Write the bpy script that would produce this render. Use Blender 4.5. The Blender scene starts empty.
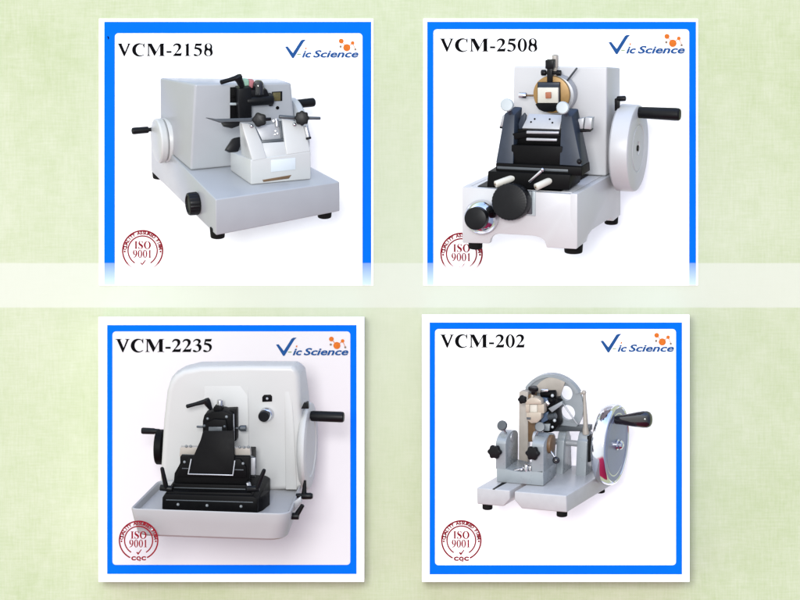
# Four laboratory microtomes mounted in front of four printed cards on a pale green paper wall.
import bpy, bmesh, math, random
from mathutils import Vector, Matrix

random.seed(4)
S = 0.002            # metres per unit (the board shows 800 x 600 units = 1.6 x 1.2 m)
CAMD = 4000.0        # camera distance in units
R = math.radians
scene = bpy.context.scene
COL = scene.collection

# ------------------------------------------------------------------ materials
def lin(c):
    c = c / 255.0
    return c / 12.92 if c <= 0.04045 else ((c + 0.055) / 1.055) ** 2.4

def mat(name, rgb, rough=0.45, metal=0.0, var=0.06, scale=60.0, bump=0.0, spec=0.5, coat=0.0, bscale=400.0):
    m = bpy.data.materials.new(name)
    m.use_nodes = True
    nt = m.node_tree
    b = nt.nodes['Principled BSDF']
    if metal < .5 and name != 'card_white': rgb = tuple(c * .88 for c in rgb)
    tc = nt.nodes.new('ShaderNodeTexCoord')
    nz = nt.nodes.new('ShaderNodeTexNoise')
    nz.inputs['Scale'].default_value = scale
    nz.inputs['Detail'].default_value = 5
    nt.links.new(tc.outputs['Object'], nz.inputs['Vector'])
    mx = nt.nodes.new('ShaderNodeMix'); mx.data_type = 'RGBA'
    mx.inputs['A'].default_value = (*[max(0, c * (1 - var)) for c in rgb], 1)
    mx.inputs['B'].default_value = (*[min(1, c * (1 + var)) for c in rgb], 1)
    nt.links.new(nz.outputs['Fac'], mx.inputs['Factor'])
    nt.links.new(mx.outputs['Result'], b.inputs['Base Color'])
    mr = nt.nodes.new('ShaderNodeMapRange')
    mr.inputs['To Min'].default_value = max(0.02, rough - 0.06)
    mr.inputs['To Max'].default_value = rough + 0.08
    nt.links.new(nz.outputs['Fac'], mr.inputs['Value'])
    nt.links.new(mr.outputs['Result'], b.inputs['Roughness'])
    b.inputs['Metallic'].default_value = metal
    b.inputs['Specular IOR Level'].default_value = spec
    b.inputs['Coat Weight'].default_value = coat
    if bump:
        n2 = nt.nodes.new('ShaderNodeTexNoise'); n2.inputs['Scale'].default_value = bscale
        n2.inputs['Detail'].default_value = 3
        nt.links.new(tc.outputs['Object'], n2.inputs['Vector'])
        bp = nt.nodes.new('ShaderNodeBump'); bp.inputs['Strength'].default_value = bump
        bp.inputs['Distance'].default_value = 0.001
        nt.links.new(n2.outputs['Fac'], bp.inputs['Height'])
        nt.links.new(bp.outputs['Normal'], b.inputs['Normal'])
    return m

MT = dict(
    card=mat('card_white', (.92, .92, .92), .6, var=.01, spec=.2),
    card_pink=mat('card_pinkish_white', (.625, .60, .612), .6, var=.01, spec=.2),
    ink=mat('black_ink', (.003, .003, .0035), .7, spec=.02),
    maroon=mat('maroon_ink', (.20, .007, .014), .7, spec=.05, var=.3, scale=300),
    logo_blue=mat('logo_blue_ink', (.006, .06, .21), .6, spec=.1, var=.25, scale=120),
    orange=mat('logo_orange_ink', (.55, .13, .012), .6, spec=.1, var=.3, scale=200),
    green_ink=mat('logo_green_ink', (.14, .24, .06), .6, spec=.1),
    enamel_grey=mat('pale_grey_enamel', (.335, .352, .372), .30, var=.06, scale=25, bump=.05),
    enamel_light=mat('light_enamel', (.475, .49, .49), .34, var=.04, scale=25, bump=.04),
    enamel_white=mat('white_enamel', (.475, .478, .49), .34, var=.03, scale=25, bump=.04),
    cover_white=mat('moulded_white', (.46, .46, .452), .42, var=.03, scale=18, bump=.05),
    tray_grey=mat('tray_grey', (.335, .335, .34), .42, var=.04, scale=18, bump=.05),
    hammer=mat('grey_machine_paint', (.24,.265,.285), .28, var=.07, scale=60, bump=.12, bscale=500, spec=.6),
    hammer_light=mat('pale_cast_base', (.39,.395,.41), .30, var=.10, scale=60, bump=.15, bscale=500),
    slate=mat('slate_blue_metal', (.018, .026, .042), .42, var=.25, scale=60, spec=.3),
    black=mat('black_plastic', (.005, .0054, .0065), .36, var=.25, scale=80, spec=.14),
    black_gloss=mat('gloss_black_plastic', (.008, .008, .010), .14, var=.2, coat=.4),
    black_rough=mat('black_anodised_metal', (.003, .003, .0034), .48, var=.3, scale=100, spec=.07),
    rubber=mat('black_rubber', (.006, .006, .006), .7, var=.2, spec=.1),
    dark_grey=mat('dark_grey_metal', (.07, .08, .09), .4, var=.2, metal=.3),
    steel=mat('brushed_steel', (.50, .50, .52), .25, metal=1, var=.08, scale=200),
    satin=mat('satin_aluminium', (.36, .37, .39), .4, metal=.35, var=.06, scale=200),
    disc_steel=mat('disc_steel_blue_reflection', (.19, .22, .32), .34, metal=.3, var=.10, scale=40),  # the wheel face's blue reflection is put into this base colour
    chrome=mat('chrome', (.64, .65, .69), .09, metal=1, var=.01),
    knob_white=mat('pale_knob', (.35, .395, .41), .3, var=.06),
    brass=mat('tan_brass_disc', (.30, .175, .055), .4, var=.18, scale=140, metal=.25),
    beige=mat('beige_metal', (.33, .30, .265), .42, var=.12, scale=90),
    tan=mat('pale_tan_metal', (.40, .345, .28), .38, var=.12, scale=150, metal=.1),
    brown=mat('brown_metal', (.13, .075, .035), .5, var=.3, scale=150),
    wax=mat('white_wax', (.54, .52, .46), .5, var=.06, scale=200),
    sample=mat('brown_sample', (.33, .11, .05), .6, var=.2, scale=300),
    olive=mat('olive_window', (.10, .085, .03), .3, var=.4, scale=250),
    mint=mat('mint_sticker', (.25, .42, .32), .5, var=.15, scale=300),
    pink=mat('pink_sticker', (.42, .15, .17), .5, var=.25, scale=300),
    blue_part=mat('blue_grey_metal', (.05, .085, .15), .35, var=.25, scale=200),
    recess=mat('bright_recess', (.56, .62, .66), .4, var=.03),
)

def blue_frame_mat(name, fade):
    m = bpy.data.materials.new(name); m.use_nodes = True
    nt = m.node_tree; b = nt.nodes['Principled BSDF']
    b.inputs['Roughness'].default_value = .7; b.inputs['Specular IOR Level'].default_value = .03
    tc = nt.nodes.new('ShaderNodeTexCoord')
    nz = nt.nodes.new('ShaderNodeTexNoise'); nz.inputs['Scale'].default_value = 40
    nt.links.new(tc.outputs['Object'], nz.inputs['Vector'])
    mx = nt.nodes.new('ShaderNodeMix'); mx.data_type = 'RGBA'
    mx.inputs['A'].default_value = (0.0, .103, .60, 1); mx.inputs['B'].default_value = (0.0, .117, .68, 1)
    nt.links.new(nz.outputs['Fac'], mx.inputs['Factor'])
    out = mx.outputs['Result']
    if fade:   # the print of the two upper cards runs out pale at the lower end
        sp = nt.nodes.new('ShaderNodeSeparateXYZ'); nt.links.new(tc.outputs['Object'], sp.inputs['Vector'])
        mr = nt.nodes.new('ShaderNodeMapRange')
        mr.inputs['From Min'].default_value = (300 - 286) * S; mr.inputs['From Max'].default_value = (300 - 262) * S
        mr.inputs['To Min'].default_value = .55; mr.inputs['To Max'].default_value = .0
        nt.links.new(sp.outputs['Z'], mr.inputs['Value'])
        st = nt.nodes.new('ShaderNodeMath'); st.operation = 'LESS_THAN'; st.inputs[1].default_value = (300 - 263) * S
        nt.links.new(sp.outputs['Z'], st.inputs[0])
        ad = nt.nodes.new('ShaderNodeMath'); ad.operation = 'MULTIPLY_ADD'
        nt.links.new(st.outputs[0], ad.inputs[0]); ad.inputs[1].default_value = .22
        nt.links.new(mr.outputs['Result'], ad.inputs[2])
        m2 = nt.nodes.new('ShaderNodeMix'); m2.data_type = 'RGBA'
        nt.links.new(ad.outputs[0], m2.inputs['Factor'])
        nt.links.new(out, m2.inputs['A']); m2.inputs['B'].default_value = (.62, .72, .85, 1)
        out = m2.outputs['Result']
    nt.links.new(out, b.inputs['Base Color'])
    return m
MT['blue'] = blue_frame_mat('blue_print', False)
MT['blue_fade'] = blue_frame_mat('blue_print_fading', True)

def maroon_fade_mat():
    m = MT['maroon'].copy(); m.name = 'maroon_ink_fading'
    nt = m.node_tree; b = nt.nodes['Principled BSDF']
    src = b.inputs['Base Color'].links[0].from_socket
    tc = nt.nodes.new('ShaderNodeTexCoord'); sp = nt.nodes.new('ShaderNodeSeparateXYZ')
    nt.links.new(tc.outputs['Object'], sp.inputs['Vector'])
    mr = nt.nodes.new('ShaderNodeMapRange')
    mr.inputs['From Min'].default_value = (300 - 268) * S; mr.inputs['From Max'].default_value = (300 - 263) * S
    mr.inputs['To Min'].default_value = .93; mr.inputs['To Max'].default_value = 0
    nt.links.new(sp.outputs['Z'], mr.inputs['Value'])
    m2 = nt.nodes.new('ShaderNodeMix'); m2.data_type = 'RGBA'
    nt.links.new(mr.outputs['Result'], m2.inputs['Factor']); nt.links.new(src, m2.inputs['A'])
    m2.inputs['B'].default_value = (.70, .60, .60, 1)
    nt.links.new(m2.outputs['Result'], b.inputs['Base Color'])
    return m
MT['maroon_fade'] = maroon_fade_mat()

def paper_mat():
    m = bpy.data.materials.new('green_paper'); m.use_nodes = True
    nt = m.node_tree; b = nt.nodes['Principled BSDF']; N = nt.nodes.new; Lk = nt.links.new
    b.inputs['Roughness'].default_value = .75; b.inputs['Specular IOR Level'].default_value = .1
    tc = N('ShaderNodeTexCoord')
    def noise(sx, sz, detail, rough=.6):
        mp = N('ShaderNodeMapping'); mp.inputs['Scale'].default_value = (sx, 1, sz)
        Lk(tc.outputs['Object'], mp.inputs['Vector'])
        n = N('ShaderNodeTexNoise'); n.inputs['Scale'].default_value = 1; n.inputs['Detail'].default_value = detail
        n.inputs['Roughness'].default_value = rough
        Lk(mp.outputs['Vector'], n.inputs['Vector']); return n.outputs['Fac']
    def mixf(a, bb, f):
        x = N('ShaderNodeMix'); x.data_type = 'FLOAT'; x.inputs['Factor'].default_value = f
        Lk(a, x.inputs['A']); Lk(bb, x.inputs['B']); return x.outputs['Result']
    big = noise(3.2, 3.2, 5); mid = noise(22, 22, 8, .75); wv = noise(260, 24, 4); wh = noise(24, 260, 4)
    f = mixf(mixf(big, mid, .5), mixf(wv, wh, .5), .42)
    rp = N('ShaderNodeValToRGB'); Lk(f, rp.inputs['Fac'])
    e = rp.color_ramp.elements
    e[0].position = .39; e[0].color = (*PAPER_A, 1)
    e[1].position = .60; e[1].color = (*PAPER_B, 1)
    # the print is creamier towards the middle of the sheet
    ln = N('ShaderNodeVectorMath'); ln.operation = 'LENGTH'; mp = N('ShaderNodeMapping'); mp.inputs['Scale'].default_value = (1, 0, 1.25)
    Lk(tc.outputs['Object'], mp.inputs['Vector']); Lk(mp.outputs['Vector'], ln.inputs[0])
    rr = N('ShaderNodeMapRange'); rr.inputs['From Min'].default_value = .15; rr.inputs['From Max'].default_value = .95
    rr.inputs['To Min'].default_value = .6; rr.inputs['To Max'].default_value = 0
    Lk(ln.outputs['Value'], rr.inputs['Value'])
    mc = N('ShaderNodeMix'); mc.data_type = 'RGBA'; Lk(rr.outputs['Result'], mc.inputs['Factor'])
    Lk(rp.outputs['Color'], mc.inputs['A']); mc.inputs['B'].default_value = (*PAPER_C, 1)
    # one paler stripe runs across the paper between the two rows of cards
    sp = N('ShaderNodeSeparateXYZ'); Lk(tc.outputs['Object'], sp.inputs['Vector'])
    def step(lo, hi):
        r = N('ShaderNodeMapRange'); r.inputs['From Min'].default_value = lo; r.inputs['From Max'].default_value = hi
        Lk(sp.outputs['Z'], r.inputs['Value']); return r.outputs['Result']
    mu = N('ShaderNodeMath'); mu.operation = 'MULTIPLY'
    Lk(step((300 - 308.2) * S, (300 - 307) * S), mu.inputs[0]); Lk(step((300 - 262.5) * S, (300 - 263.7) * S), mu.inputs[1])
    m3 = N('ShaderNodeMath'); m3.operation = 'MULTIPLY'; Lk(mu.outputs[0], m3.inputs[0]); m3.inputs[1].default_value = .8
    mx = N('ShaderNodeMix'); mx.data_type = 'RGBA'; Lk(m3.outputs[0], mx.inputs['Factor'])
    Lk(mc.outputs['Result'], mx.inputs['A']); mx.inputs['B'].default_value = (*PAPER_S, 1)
    Lk(mx.outputs['Result'], b.inputs['Base Color'])
    bp = N('ShaderNodeBump'); bp.inputs['Strength'].default_value = .12; bp.inputs['Distance'].default_value = .001
    Lk(f, bp.inputs['Height']); Lk(bp.outputs['Normal'], b.inputs['Normal'])
    return m
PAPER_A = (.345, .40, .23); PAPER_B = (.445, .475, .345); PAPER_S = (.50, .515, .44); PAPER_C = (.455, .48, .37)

# ------------------------------------------------------------------ geometry helpers
def U(u, v, dep):                     # picture coordinates + distance in front of the wall -> point (units)
    t = (CAMD - dep) / CAMD
    return Vector(((u - 400) * t, -dep, (300 - v) * t))

class Frame:
    """Upright local frame of one machine: x along its front, y to its back, z up."""
    def __init__(self, yaw, pitch, u, v, dep):
        self.R = Matrix.Rotation(R(pitch), 3, 'X') @ Matrix.Rotation(R(yaw), 3, 'Z')
        self.A = U(u, v, dep)
    def on(self, u, v, pl, off=0.0):  # point of the local plane pl that is seen at u, v
        p0, n = pl
        p0 = p0 + n * off
        Rt = self.R.transposed()
        o = Rt @ (Vector((0, -CAMD, 0)) - self.A)
        d = Rt @ Vector((u - 400, CAMD, 300 - v))
        return o + d * ((p0 - o).dot(n) / d.dot(n))
def PY(y): return (Vector((0, y, 0)), Vector((0, -1, 0)))
def PX(x): return (Vector((x, 0, 0)), Vector((1, 0, 0)))
def PZ(z): return (Vector((0, 0, z)), Vector((0, 0, 1)))
def plane3(a, b, c, toward=Vector((0, -1, 0))):
    n = (b - a).cross(c - a).normalized()
    if n.dot(toward) < 0: n = -n
    return (a.copy(), n)

class MB:
    def __init__(self): self.bm = bmesh.new()
    def _merge(self, t):
        me = bpy.data.meshes.new('tmp'); t.to_mesh(me); t.free()
        self.bm.from_mesh(me); bpy.data.meshes.remove(me)
    def _bev(self, t, w, seg=3, ang=25):
        if w <= 0: return
        bmesh.ops.recalc_face_normals(t, faces=t.faces[:])
        es = [e for e in t.edges if len(e.link_faces) == 2 and e.calc_face_angle(0) > R(ang)]
        if es: bmesh.ops.bevel(t, geom=es, offset=w, segments=seg, profile=.5, affect='EDGES', clamp_overlap=True)
    def hexa(self, b, t4, bev=0, seg=3):
        t = bmesh.new(); vs = [t.verts.new(p) for p in list(b) + list(t4)]
        for f in ((3, 2, 1, 0), (4, 5, 6, 7), (0, 1, 5, 4), (1, 2, 6, 5), (2, 3, 7, 6), (3, 0, 4, 7)):
            t.faces.new([vs[i] for i in f])
        bmesh.ops.recalc_face_normals(t, faces=t.faces[:])
        self._bev(t, bev, seg); self._merge(t); return self
    def box(self, a, b, bev=0, seg=3):
        x0, y0, z0 = a; x1, y1, z1 = b
        q = [Vector(p) for p in ((x0, y0, z0), (x1, y0, z0), (x1, y1, z0), (x0, y1, z0))]
        return self.hexa(q, [p + Vector((0, 0, z1 - z0)) for p in q], bev, seg)
    def prism(self, pts, vec, bev=0, seg=2, taper=None):
        t = bmesh.new(); n = len(pts)
        a = [t.verts.new(p) for p in pts]
        b = [t.verts.new(p + vec) for p in (taper or pts)] if taper is None else [t.verts.new(p) for p in taper]
        t.faces.new(a); t.faces.new(b[::-1])
        for i in range(n): t.faces.new((a[i], b[i], b[(i + 1) % n], a[(i + 1) % n]))
        bmesh.ops.recalc_face_normals(t, faces=t.faces[:])
        self._bev(t, bev, seg); self._merge(t); return self
    def plate2(self, fr, pix, pl, off, ths, bev=.5, seg=2):  # like plate, with a thickness for each corner
        pts = [fr.on(u, v, pl, off) for u, v in pix]
        return self.prism(pts, None, bev, seg, taper=[p - pl[1] * h for p, h in zip(pts, ths)])
    def plate(self, fr, pix, pl, off, th, bev=.5, seg=2):   # outline on plane, front face at off, th thick
        pts = [fr.on(u, v, pl, off) for u, v in pix]
        return self.prism(pts, pl[1] * -th, bev, seg)
    def lathe(self, p0, p1, prof, seg=32, lobes=0, amp=0):  # prof: (t along p0->p1 in units, radius)
        ax = (p1 - p0).normalized()
        h = Vector((0, 0, 1)) if abs(ax.z) < .9 else Vector((1, 0, 0))
        e1 = ax.cross(h).normalized(); e2 = ax.cross(e1)
        t = bmesh.new(); rings = []
        for s, r in prof:
            c = p0 + ax * s
            if r < 1e-4: rings.append([t.verts.new(c)]); continue
            rg = []
            for i in range(seg):
                a = 2 * math.pi * i / seg
                k = r * (1 + amp * math.cos(lobes * a)) if lobes else r
                rg.append(t.verts.new(c + e1 * (k * math.cos(a)) + e2 * (k * math.sin(a))))
            rings.append(rg)
        for q, w in zip(rings, rings[1:]):
            if len(q) == 1 and len(w) == 1: continue
            for i in range(seg):
                j = (i + 1) % seg
                if len(q) == 1: t.faces.new((q[0], w[i], w[j]))
                elif len(w) == 1: t.faces.new((q[i], w[0], q[j]))
                else: t.faces.new((q[i], w[i], w[j], q[j]))
        for rg in (rings[0], rings[-1]):
            if len(rg) > 1: t.faces.new(rg)
        bmesh.ops.recalc_face_normals(t, faces=t.faces[:])
        self._merge(t); return self
    def cyl(self, p0, p1, r0, r1=None, seg=28, bev=.6):
        r1 = r0 if r1 is None else r1
        L = (p1 - p0).length; b = min(bev, r0 * .5, r1 * .5, L * .4)
        return self.lathe(p0, p1, [(0, r0 - b), (b * .3, r0 - b * .3), (b, r0), (L - b, r1), (L - b * .3, r1 - b * .3), (L, r1 - b)], seg)
    def star(self, p0, p1, r, lobes=7, amp=.10):
        L = (p1 - p0).length
        return self.lathe(p0, p1, [(0, r * .55), (L * .3, r * .7), (L * .42, r * .96), (L * .55, r), (L * .85, r), (L * .96, r * .92), (L, r * .75)], 56, lobes, amp)
    def ball(self, c, r, d=Vector((0, 0, 1)), seg=20):
        prof = [(-r * math.cos(math.pi * i / 12) + r, r * math.sin(math.pi * i / 12) if 0 < i < 12 else 0) for i in range(13)]
        return self.lathe(c - d * r, c + d * r, prof, seg)
    def tube(self, pts, r, seg=12):
        for a, b in zip(pts, pts[1:]): self.cyl(a, b, r, seg=seg, bev=r * .3)
        for p in pts[1:-1]: self.ball(p, r, seg=seg)
        return self
    def add_mesh(self, me, M):
        t = bmesh.new(); t.from_mesh(me); bmesh.ops.transform(t, matrix=M, verts=t.verts[:])
        self._merge(t); return self
    def build(self, name, m, parent=None, smooth=True, label=None, org=None):
        bm = self.bm
        if not any(k in name for k in ('lettering', 'seal', 'frame', 'logo_molecule')):
            islands = self._islands()
            if len(islands) > 1:                 # pieces that do not touch become objects of their own
                out = []
                for vs in islands:
                    keep = set(vs); sub = MB(); sub.bm = bm.copy(); sub.bm.verts.ensure_lookup_table()
                    bmesh.ops.delete(sub.bm, geom=[v for v in sub.bm.verts if v.index not in keep], context='VERTS')
                    out.append(sub._build1(name, m, parent, smooth, label, org))
                bm.free(); return out[0]
        return self._build1(name, m, parent, smooth, label, org)
    def _islands(self):
        bm = self.bm; bm.verts.index_update(); bm.verts.ensure_lookup_table()
        seen = set(); comps = []
        for v in bm.verts:
            if v.index in seen: continue
            st = [v]; seen.add(v.index); c = []
            while st:
                q = st.pop(); c.append(q.index)
                for e in q.link_edges:
                    w = e.other_vert(q)
                    if w.index not in seen: seen.add(w.index); st.append(w)
            P = [bm.verts[i].co for i in c]
            comps.append([c, [min(p[k] for p in P) - .5 for k in range(3)], [max(p[k] for p in P) + .5 for k in range(3)]])
        merged = True
        while merged:
            merged = False
            for i in range(len(comps)):
                for j in range(i + 1, len(comps)):
                    a, b = comps[i], comps[j]
                    if all(a[1][k] <= b[2][k] and b[1][k] <= a[2][k] for k in range(3)):
                        comps[i] = [a[0] + b[0], [min(x) for x in zip(a[1], b[1])], [max(x) for x in zip(a[2], b[2])]]
                        del comps[j]; merged = True; break
                if merged: break
        return [c[0] for c in comps]
    def _build1(self, name, m, parent, smooth, label, org):
        bm = self.bm
        off = org if org is not None else Vector((0, 0, 0))
        for v in bm.verts: v.co = (v.co - off) * S
        me = bpy.data.meshes.new(name); bm.to_mesh(me); bm.free()
        me.materials.append(MT[m] if isinstance(m, str) else m)
        if smooth:
            me.polygons.foreach_set('use_smooth', [True] * len(me.polygons))
            me.set_sharp_from_angle(angle=R(32))
        o = bpy.data.objects.new(name, me); COL.objects.link(o)
        if parent is not None: o.parent = parent
        if label: o['label'] = label
        return o

def curve_mesh(polys, ext=0.0):          # filled outlines (even-odd holes) in x, y; ext = half thickness
    cu = bpy.data.curves.new('tmp', 'CURVE'); cu.dimensions = '2D'; cu.fill_mode = 'BOTH'; cu.extrude = ext
    for p in polys:
        sp = cu.splines.new('POLY'); sp.points.add(len(p) - 1)
        for i, (x, y) in enumerate(p): sp.points[i].co = (x, y, 0, 1)
        sp.use_cyclic_u = True
    return _realise(cu)
def text_mesh(body, size, shear=0.0, bold=0.0, ext=0.0, align='LEFT', spacing=1.0):
    cu = bpy.data.curves.new('tmp', 'FONT'); cu.body = body; cu.size = size; cu.shear = shear; cu.offset = bold
    cu.extrude = ext; cu.align_x = align; cu.space_character = spacing; cu.resolution_u = 3
    return _realise(cu)
def _realise(cu):
    o = bpy.data.objects.new('tmp', cu); COL.objects.link(o)
    dg = bpy.context.evaluated_depsgraph_get(); dg.update()
    me = bpy.data.meshes.new_from_object(o.evaluated_get(dg))
    bpy.data.objects.remove(o); bpy.data.curves.remove(cu)
    return me

def empty(name, loc, rot=None, label=None, cat=None, group=None):
    o = bpy.data.objects.new(name, None); COL.objects.link(o)
    o.empty_display_size = .05
    o.location = loc * S
    if rot is not None: o.rotation_euler = rot.to_euler()
    if label: o['label'] = label
    if cat: o['category'] = cat
    if group: o['group'] = group
    return o

def ell(cx, cy, rx, ry, n=28, a0=0, a1=360, rot=0):
    out = []
    full = abs(a1 - a0) >= 360
    for i in range(n if full else n + 1):
        a = R(a0 + (a1 - a0) * i / n)
        x, y = rx * math.cos(a), ry * math.sin(a)
        c, s = math.cos(R(rot)), math.sin(R(rot))
        out.append((cx + x * c - y * s, cy + x * s + y * c))
    return out

# ------------------------------------------------------------------ bold serif lettering (outlines, 1000 per em)
def smooth(p, sharp=60):                 # one corner-keeping smoothing pass
    out = []
    n = len(p)
    for i in range(n):
        a, b, c = Vector(p[i - 1]), Vector(p[i]), Vector(p[(i + 1) % n])
        if (b - a).length < 1 or (c - b).length < 1: continue
        ang = math.degrees((b - a).angle(c - b))
        if ang > sharp: out.append(tuple(b))
        else: out += [tuple(b + (a - b) * .25), tuple(b + (c - b) * .25)]
    return out
def eight_outer():
    pts = []
    for i in range(64):
        a = 2 * math.pi * i / 64
        y = 338 + 350 * math.sin(a)
        if y > 370: w = 188 * math.sqrt(max(0, 1 - ((y - 515) / 175) ** 2)) if y > 515 else 188 - 18 * ((515 - y) / 145) ** 2
        else: w = 215 * math.sqrt(max(0, 1 - ((y - 160) / 174) ** 2)) if y < 160 else 215 - 45 * ((y - 160) / 210) ** 2
        pts.append((250 + math.copysign(w, math.cos(a)), y))
    return pts
C_ = ell(385, 331, 350, 360, 40, 52, 318) + ell(452, 331, 232, 296, 30, 306, 58) + [(560, 570), (610, 450), (640, 450), (640, 690), (615, 690), (595, 655)]
GL = {
 'V': (722, [[(14, 676), (318, 676), (318, 657), (268, 650), (254, 630), (262, 600), (412, 225), (548, 590), (552, 630), (525, 652), (478, 657), (478, 676), (706, 676), (706, 657), (668, 648), (640, 612), (396, -13), (356, -13), (98, 612), (70, 648), (14, 657)]]),
 'C': (722, [C_]),
 'M': (944, [[(14, 676), (262, 676), (482, 235), (695, 676), (928, 676), (928, 657), (872, 650), (852, 625), (852, 55), (872, 28), (928, 19), (928, 0), (598, 0), (598, 19), (655, 28), (676, 55), (676, 545), (410, 0), (390, 0), (140, 545), (140, 130), (150, 50), (175, 25), (225, 19), (225, 0), (14, 0), (14, 19), (58, 28), (78, 60), (84, 130), (84, 600), (70, 645), (14, 657)]]),
 '-': (333, [[(40, 270), (292, 270), (292, 170), (40, 170)]]),
 '0': (500, [ell(250, 338, 226, 350, 36), ell(250, 338, 92, 304, 32)]),
 '1': (500, [[(65, 575), (275, 688), (300, 688), (300, 95), (312, 42), (340, 24), (405, 19), (405, 0), (70, 0), (70, 19), (130, 24), (155, 45), (160, 95), (160, 540), (146, 578), (122, 588), (65, 558)]]),
 '2': (500, [smooth([(28, 520), (60, 610), (130, 670), (225, 690), (335, 672), (415, 600), (432, 500), (400, 395), (310, 285), (170, 140), (340, 140), (400, 150), (435, 195), (460, 195), (425, 0), (18, 0), (18, 20), (165, 195), (255, 330), (292, 440), (282, 530), (235, 582), (170, 588), (108, 562), (62, 500)])]),
 '3': (500, [smooth([(36, 535), (85, 630), (165, 682), (265, 690), (370, 655), (415, 575), (392, 475), (322, 412), (405, 372), (452, 290), (446, 180), (376, 60), (245, -5), (120, -14), (42, 15), (22, 65), (52, 112), (108, 112), (170, 70), (232, 42), (292, 72), (318, 150), (302, 250), (240, 318), (150, 338), (150, 358), (222, 388), (278, 442), (292, 522), (256, 592), (190, 606), (120, 582), (66, 520)])]),
 '5': (500, [smooth([(118, 676), (405, 676), (445, 690), (400, 545), (165, 545), (140, 480), (280, 462), (395, 400), (448, 305), (438, 178), (366, 60), (242, -2), (120, -14), (48, 10), (22, 60), (48, 112), (102, 116), (160, 80), (222, 46), (282, 66), (326, 140), (326, 230), (284, 315), (200, 360), (60, 372)], 50)]),
 '8': (500, [eight_outer(), ell(262, 530, 82, 132, 24, rot=12), ell(240, 160, 100, 146, 24, rot=12)]),
 '9': (500, [smooth([(26, 445), (48, 565), (120, 655), (235, 690), (350, 660), (440, 560), (472, 420), (450, 270), (370, 120), (230, 20), (40, -14), (36, 8), (170, 70), (270, 165), (318, 275), (240, 232), (140, 240), (60, 320)]), ell(248, 470, 82, 190, 26, rot=6)]),
 'I': (389, [[(20, 676), (370, 676), (370, 657), (300, 648), (275, 620), (275, 58), (300, 28), (370, 19), (370, 0), (20, 0), (20, 19), (90, 28), (115, 58), (115, 620), (90, 648), (20, 657)]]),
 'S': (556, [smooth([(475, 692), (490, 455), (465, 455), (420, 570), (340, 645), (240, 650), (180, 600), (180, 530), (240, 470), (380, 400), (490, 310), (525, 205), (490, 80), (390, 0), (260, -18), (150, 12), (80, 12), (60, -18), (40, -18), (40, 225), (65, 225), (110, 110), (200, 30), (290, 25), (360, 70), (365, 150), (310, 220), (160, 300), (70, 385), (40, 490), (75, 610), (160, 680), (270, 692), (370, 660), (425, 668), (450, 692)])]),
 'O': (778, [ell(389, 331, 354, 360, 40), ell(389, 331, 178, 306, 36)]),
}
def serif(body, x, base, capx, width=None):
    """letters as outlines in picture units: left x, baseline y, cap height; returns outlines (x right, y up)"""
    adv = sum(GL[c][0] for c in body); k = capx / 676.0
    kx = k if width is None else width / adv
    out = []; cx = x
    for c in body:
        w, ps = GL[c]
        out.append([[(cx + px * kx, py * k - base) for px, py in p] for p in ps]); cx += w * kx
    return out

# ------------------------------------------------------------------ setting
bw = MB(); bw.hexa([Vector((-1300, 0, -560)), Vector((1300, 0, -560)), Vector((1300, 12, -560)), Vector((-1300, 12, -560))],
                   [Vector((-1300, 0, 640)), Vector((1300, 0, 640)), Vector((1300, 12, 640)), Vector((-1300, 12, 640))])
wall = bw.build('backdrop', paper_mat(), smooth=False); wall['kind'] = 'structure'

# ------------------------------------------------------------------ the four cards
def flat(mb, polys, dep, th=.25):
    """outlines given as (u, -v) picture coordinates laid flat at distance dep in front of the wall"""
    t = (CAMD - dep) / CAMD
    me = curve_mesh([[((x - 400) * t, (y + 300) * t) for x, y in p] for p in polys], th / 2)
    mb.add_mesh(me, Matrix(((1, 0, 0, 0), (0, 0, -1, -dep + th / 2), (0, 1, 0, 0), (0, 0, 0, 1))))
    bpy.data.meshes.remove(me)
def rect(x0, y0, x1, y1): return [(x0, -y0), (x1, -y0), (x1, -y1), (x0, -y1)]
def rrect(x0, y0, x1, y1, r):
    p = []
    for cx, cy, a in ((x1 - r, -(y0 + r), 0), (x0 + r, -(y0 + r), 90), (x0 + r, -(y1 - r), 180), (x1 - r, -(y1 - r), 270)):
        p += ell(cx, cy, r, r, 6, a, a + 90)
    return p
def flat_text(mb, body, u, v, size, dep, shear=0, bold=0, width=None, rot=0, align='LEFT', squash=1.0, spacing=1.0):
    t = (CAMD - dep) / CAMD
    me = text_mesh(body, size, shear, bold, .12, align, spacing)
    kx = 1.0
    if width:
        xs = [vv.co.x for vv in me.vertices]; kx = width / (max(xs) - min(xs))
    P = U(u, v, dep)
    M = Matrix.Translation(P) @ Matrix.Rotation(R(-rot), 4, 'Y') @ Matrix.Rotation(R(90), 4, 'X') @ Matrix.Diagonal((kx * t, squash * t, 1, 1))
    mb.add_mesh(me, M); bpy.data.meshes.remove(me)

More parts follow.
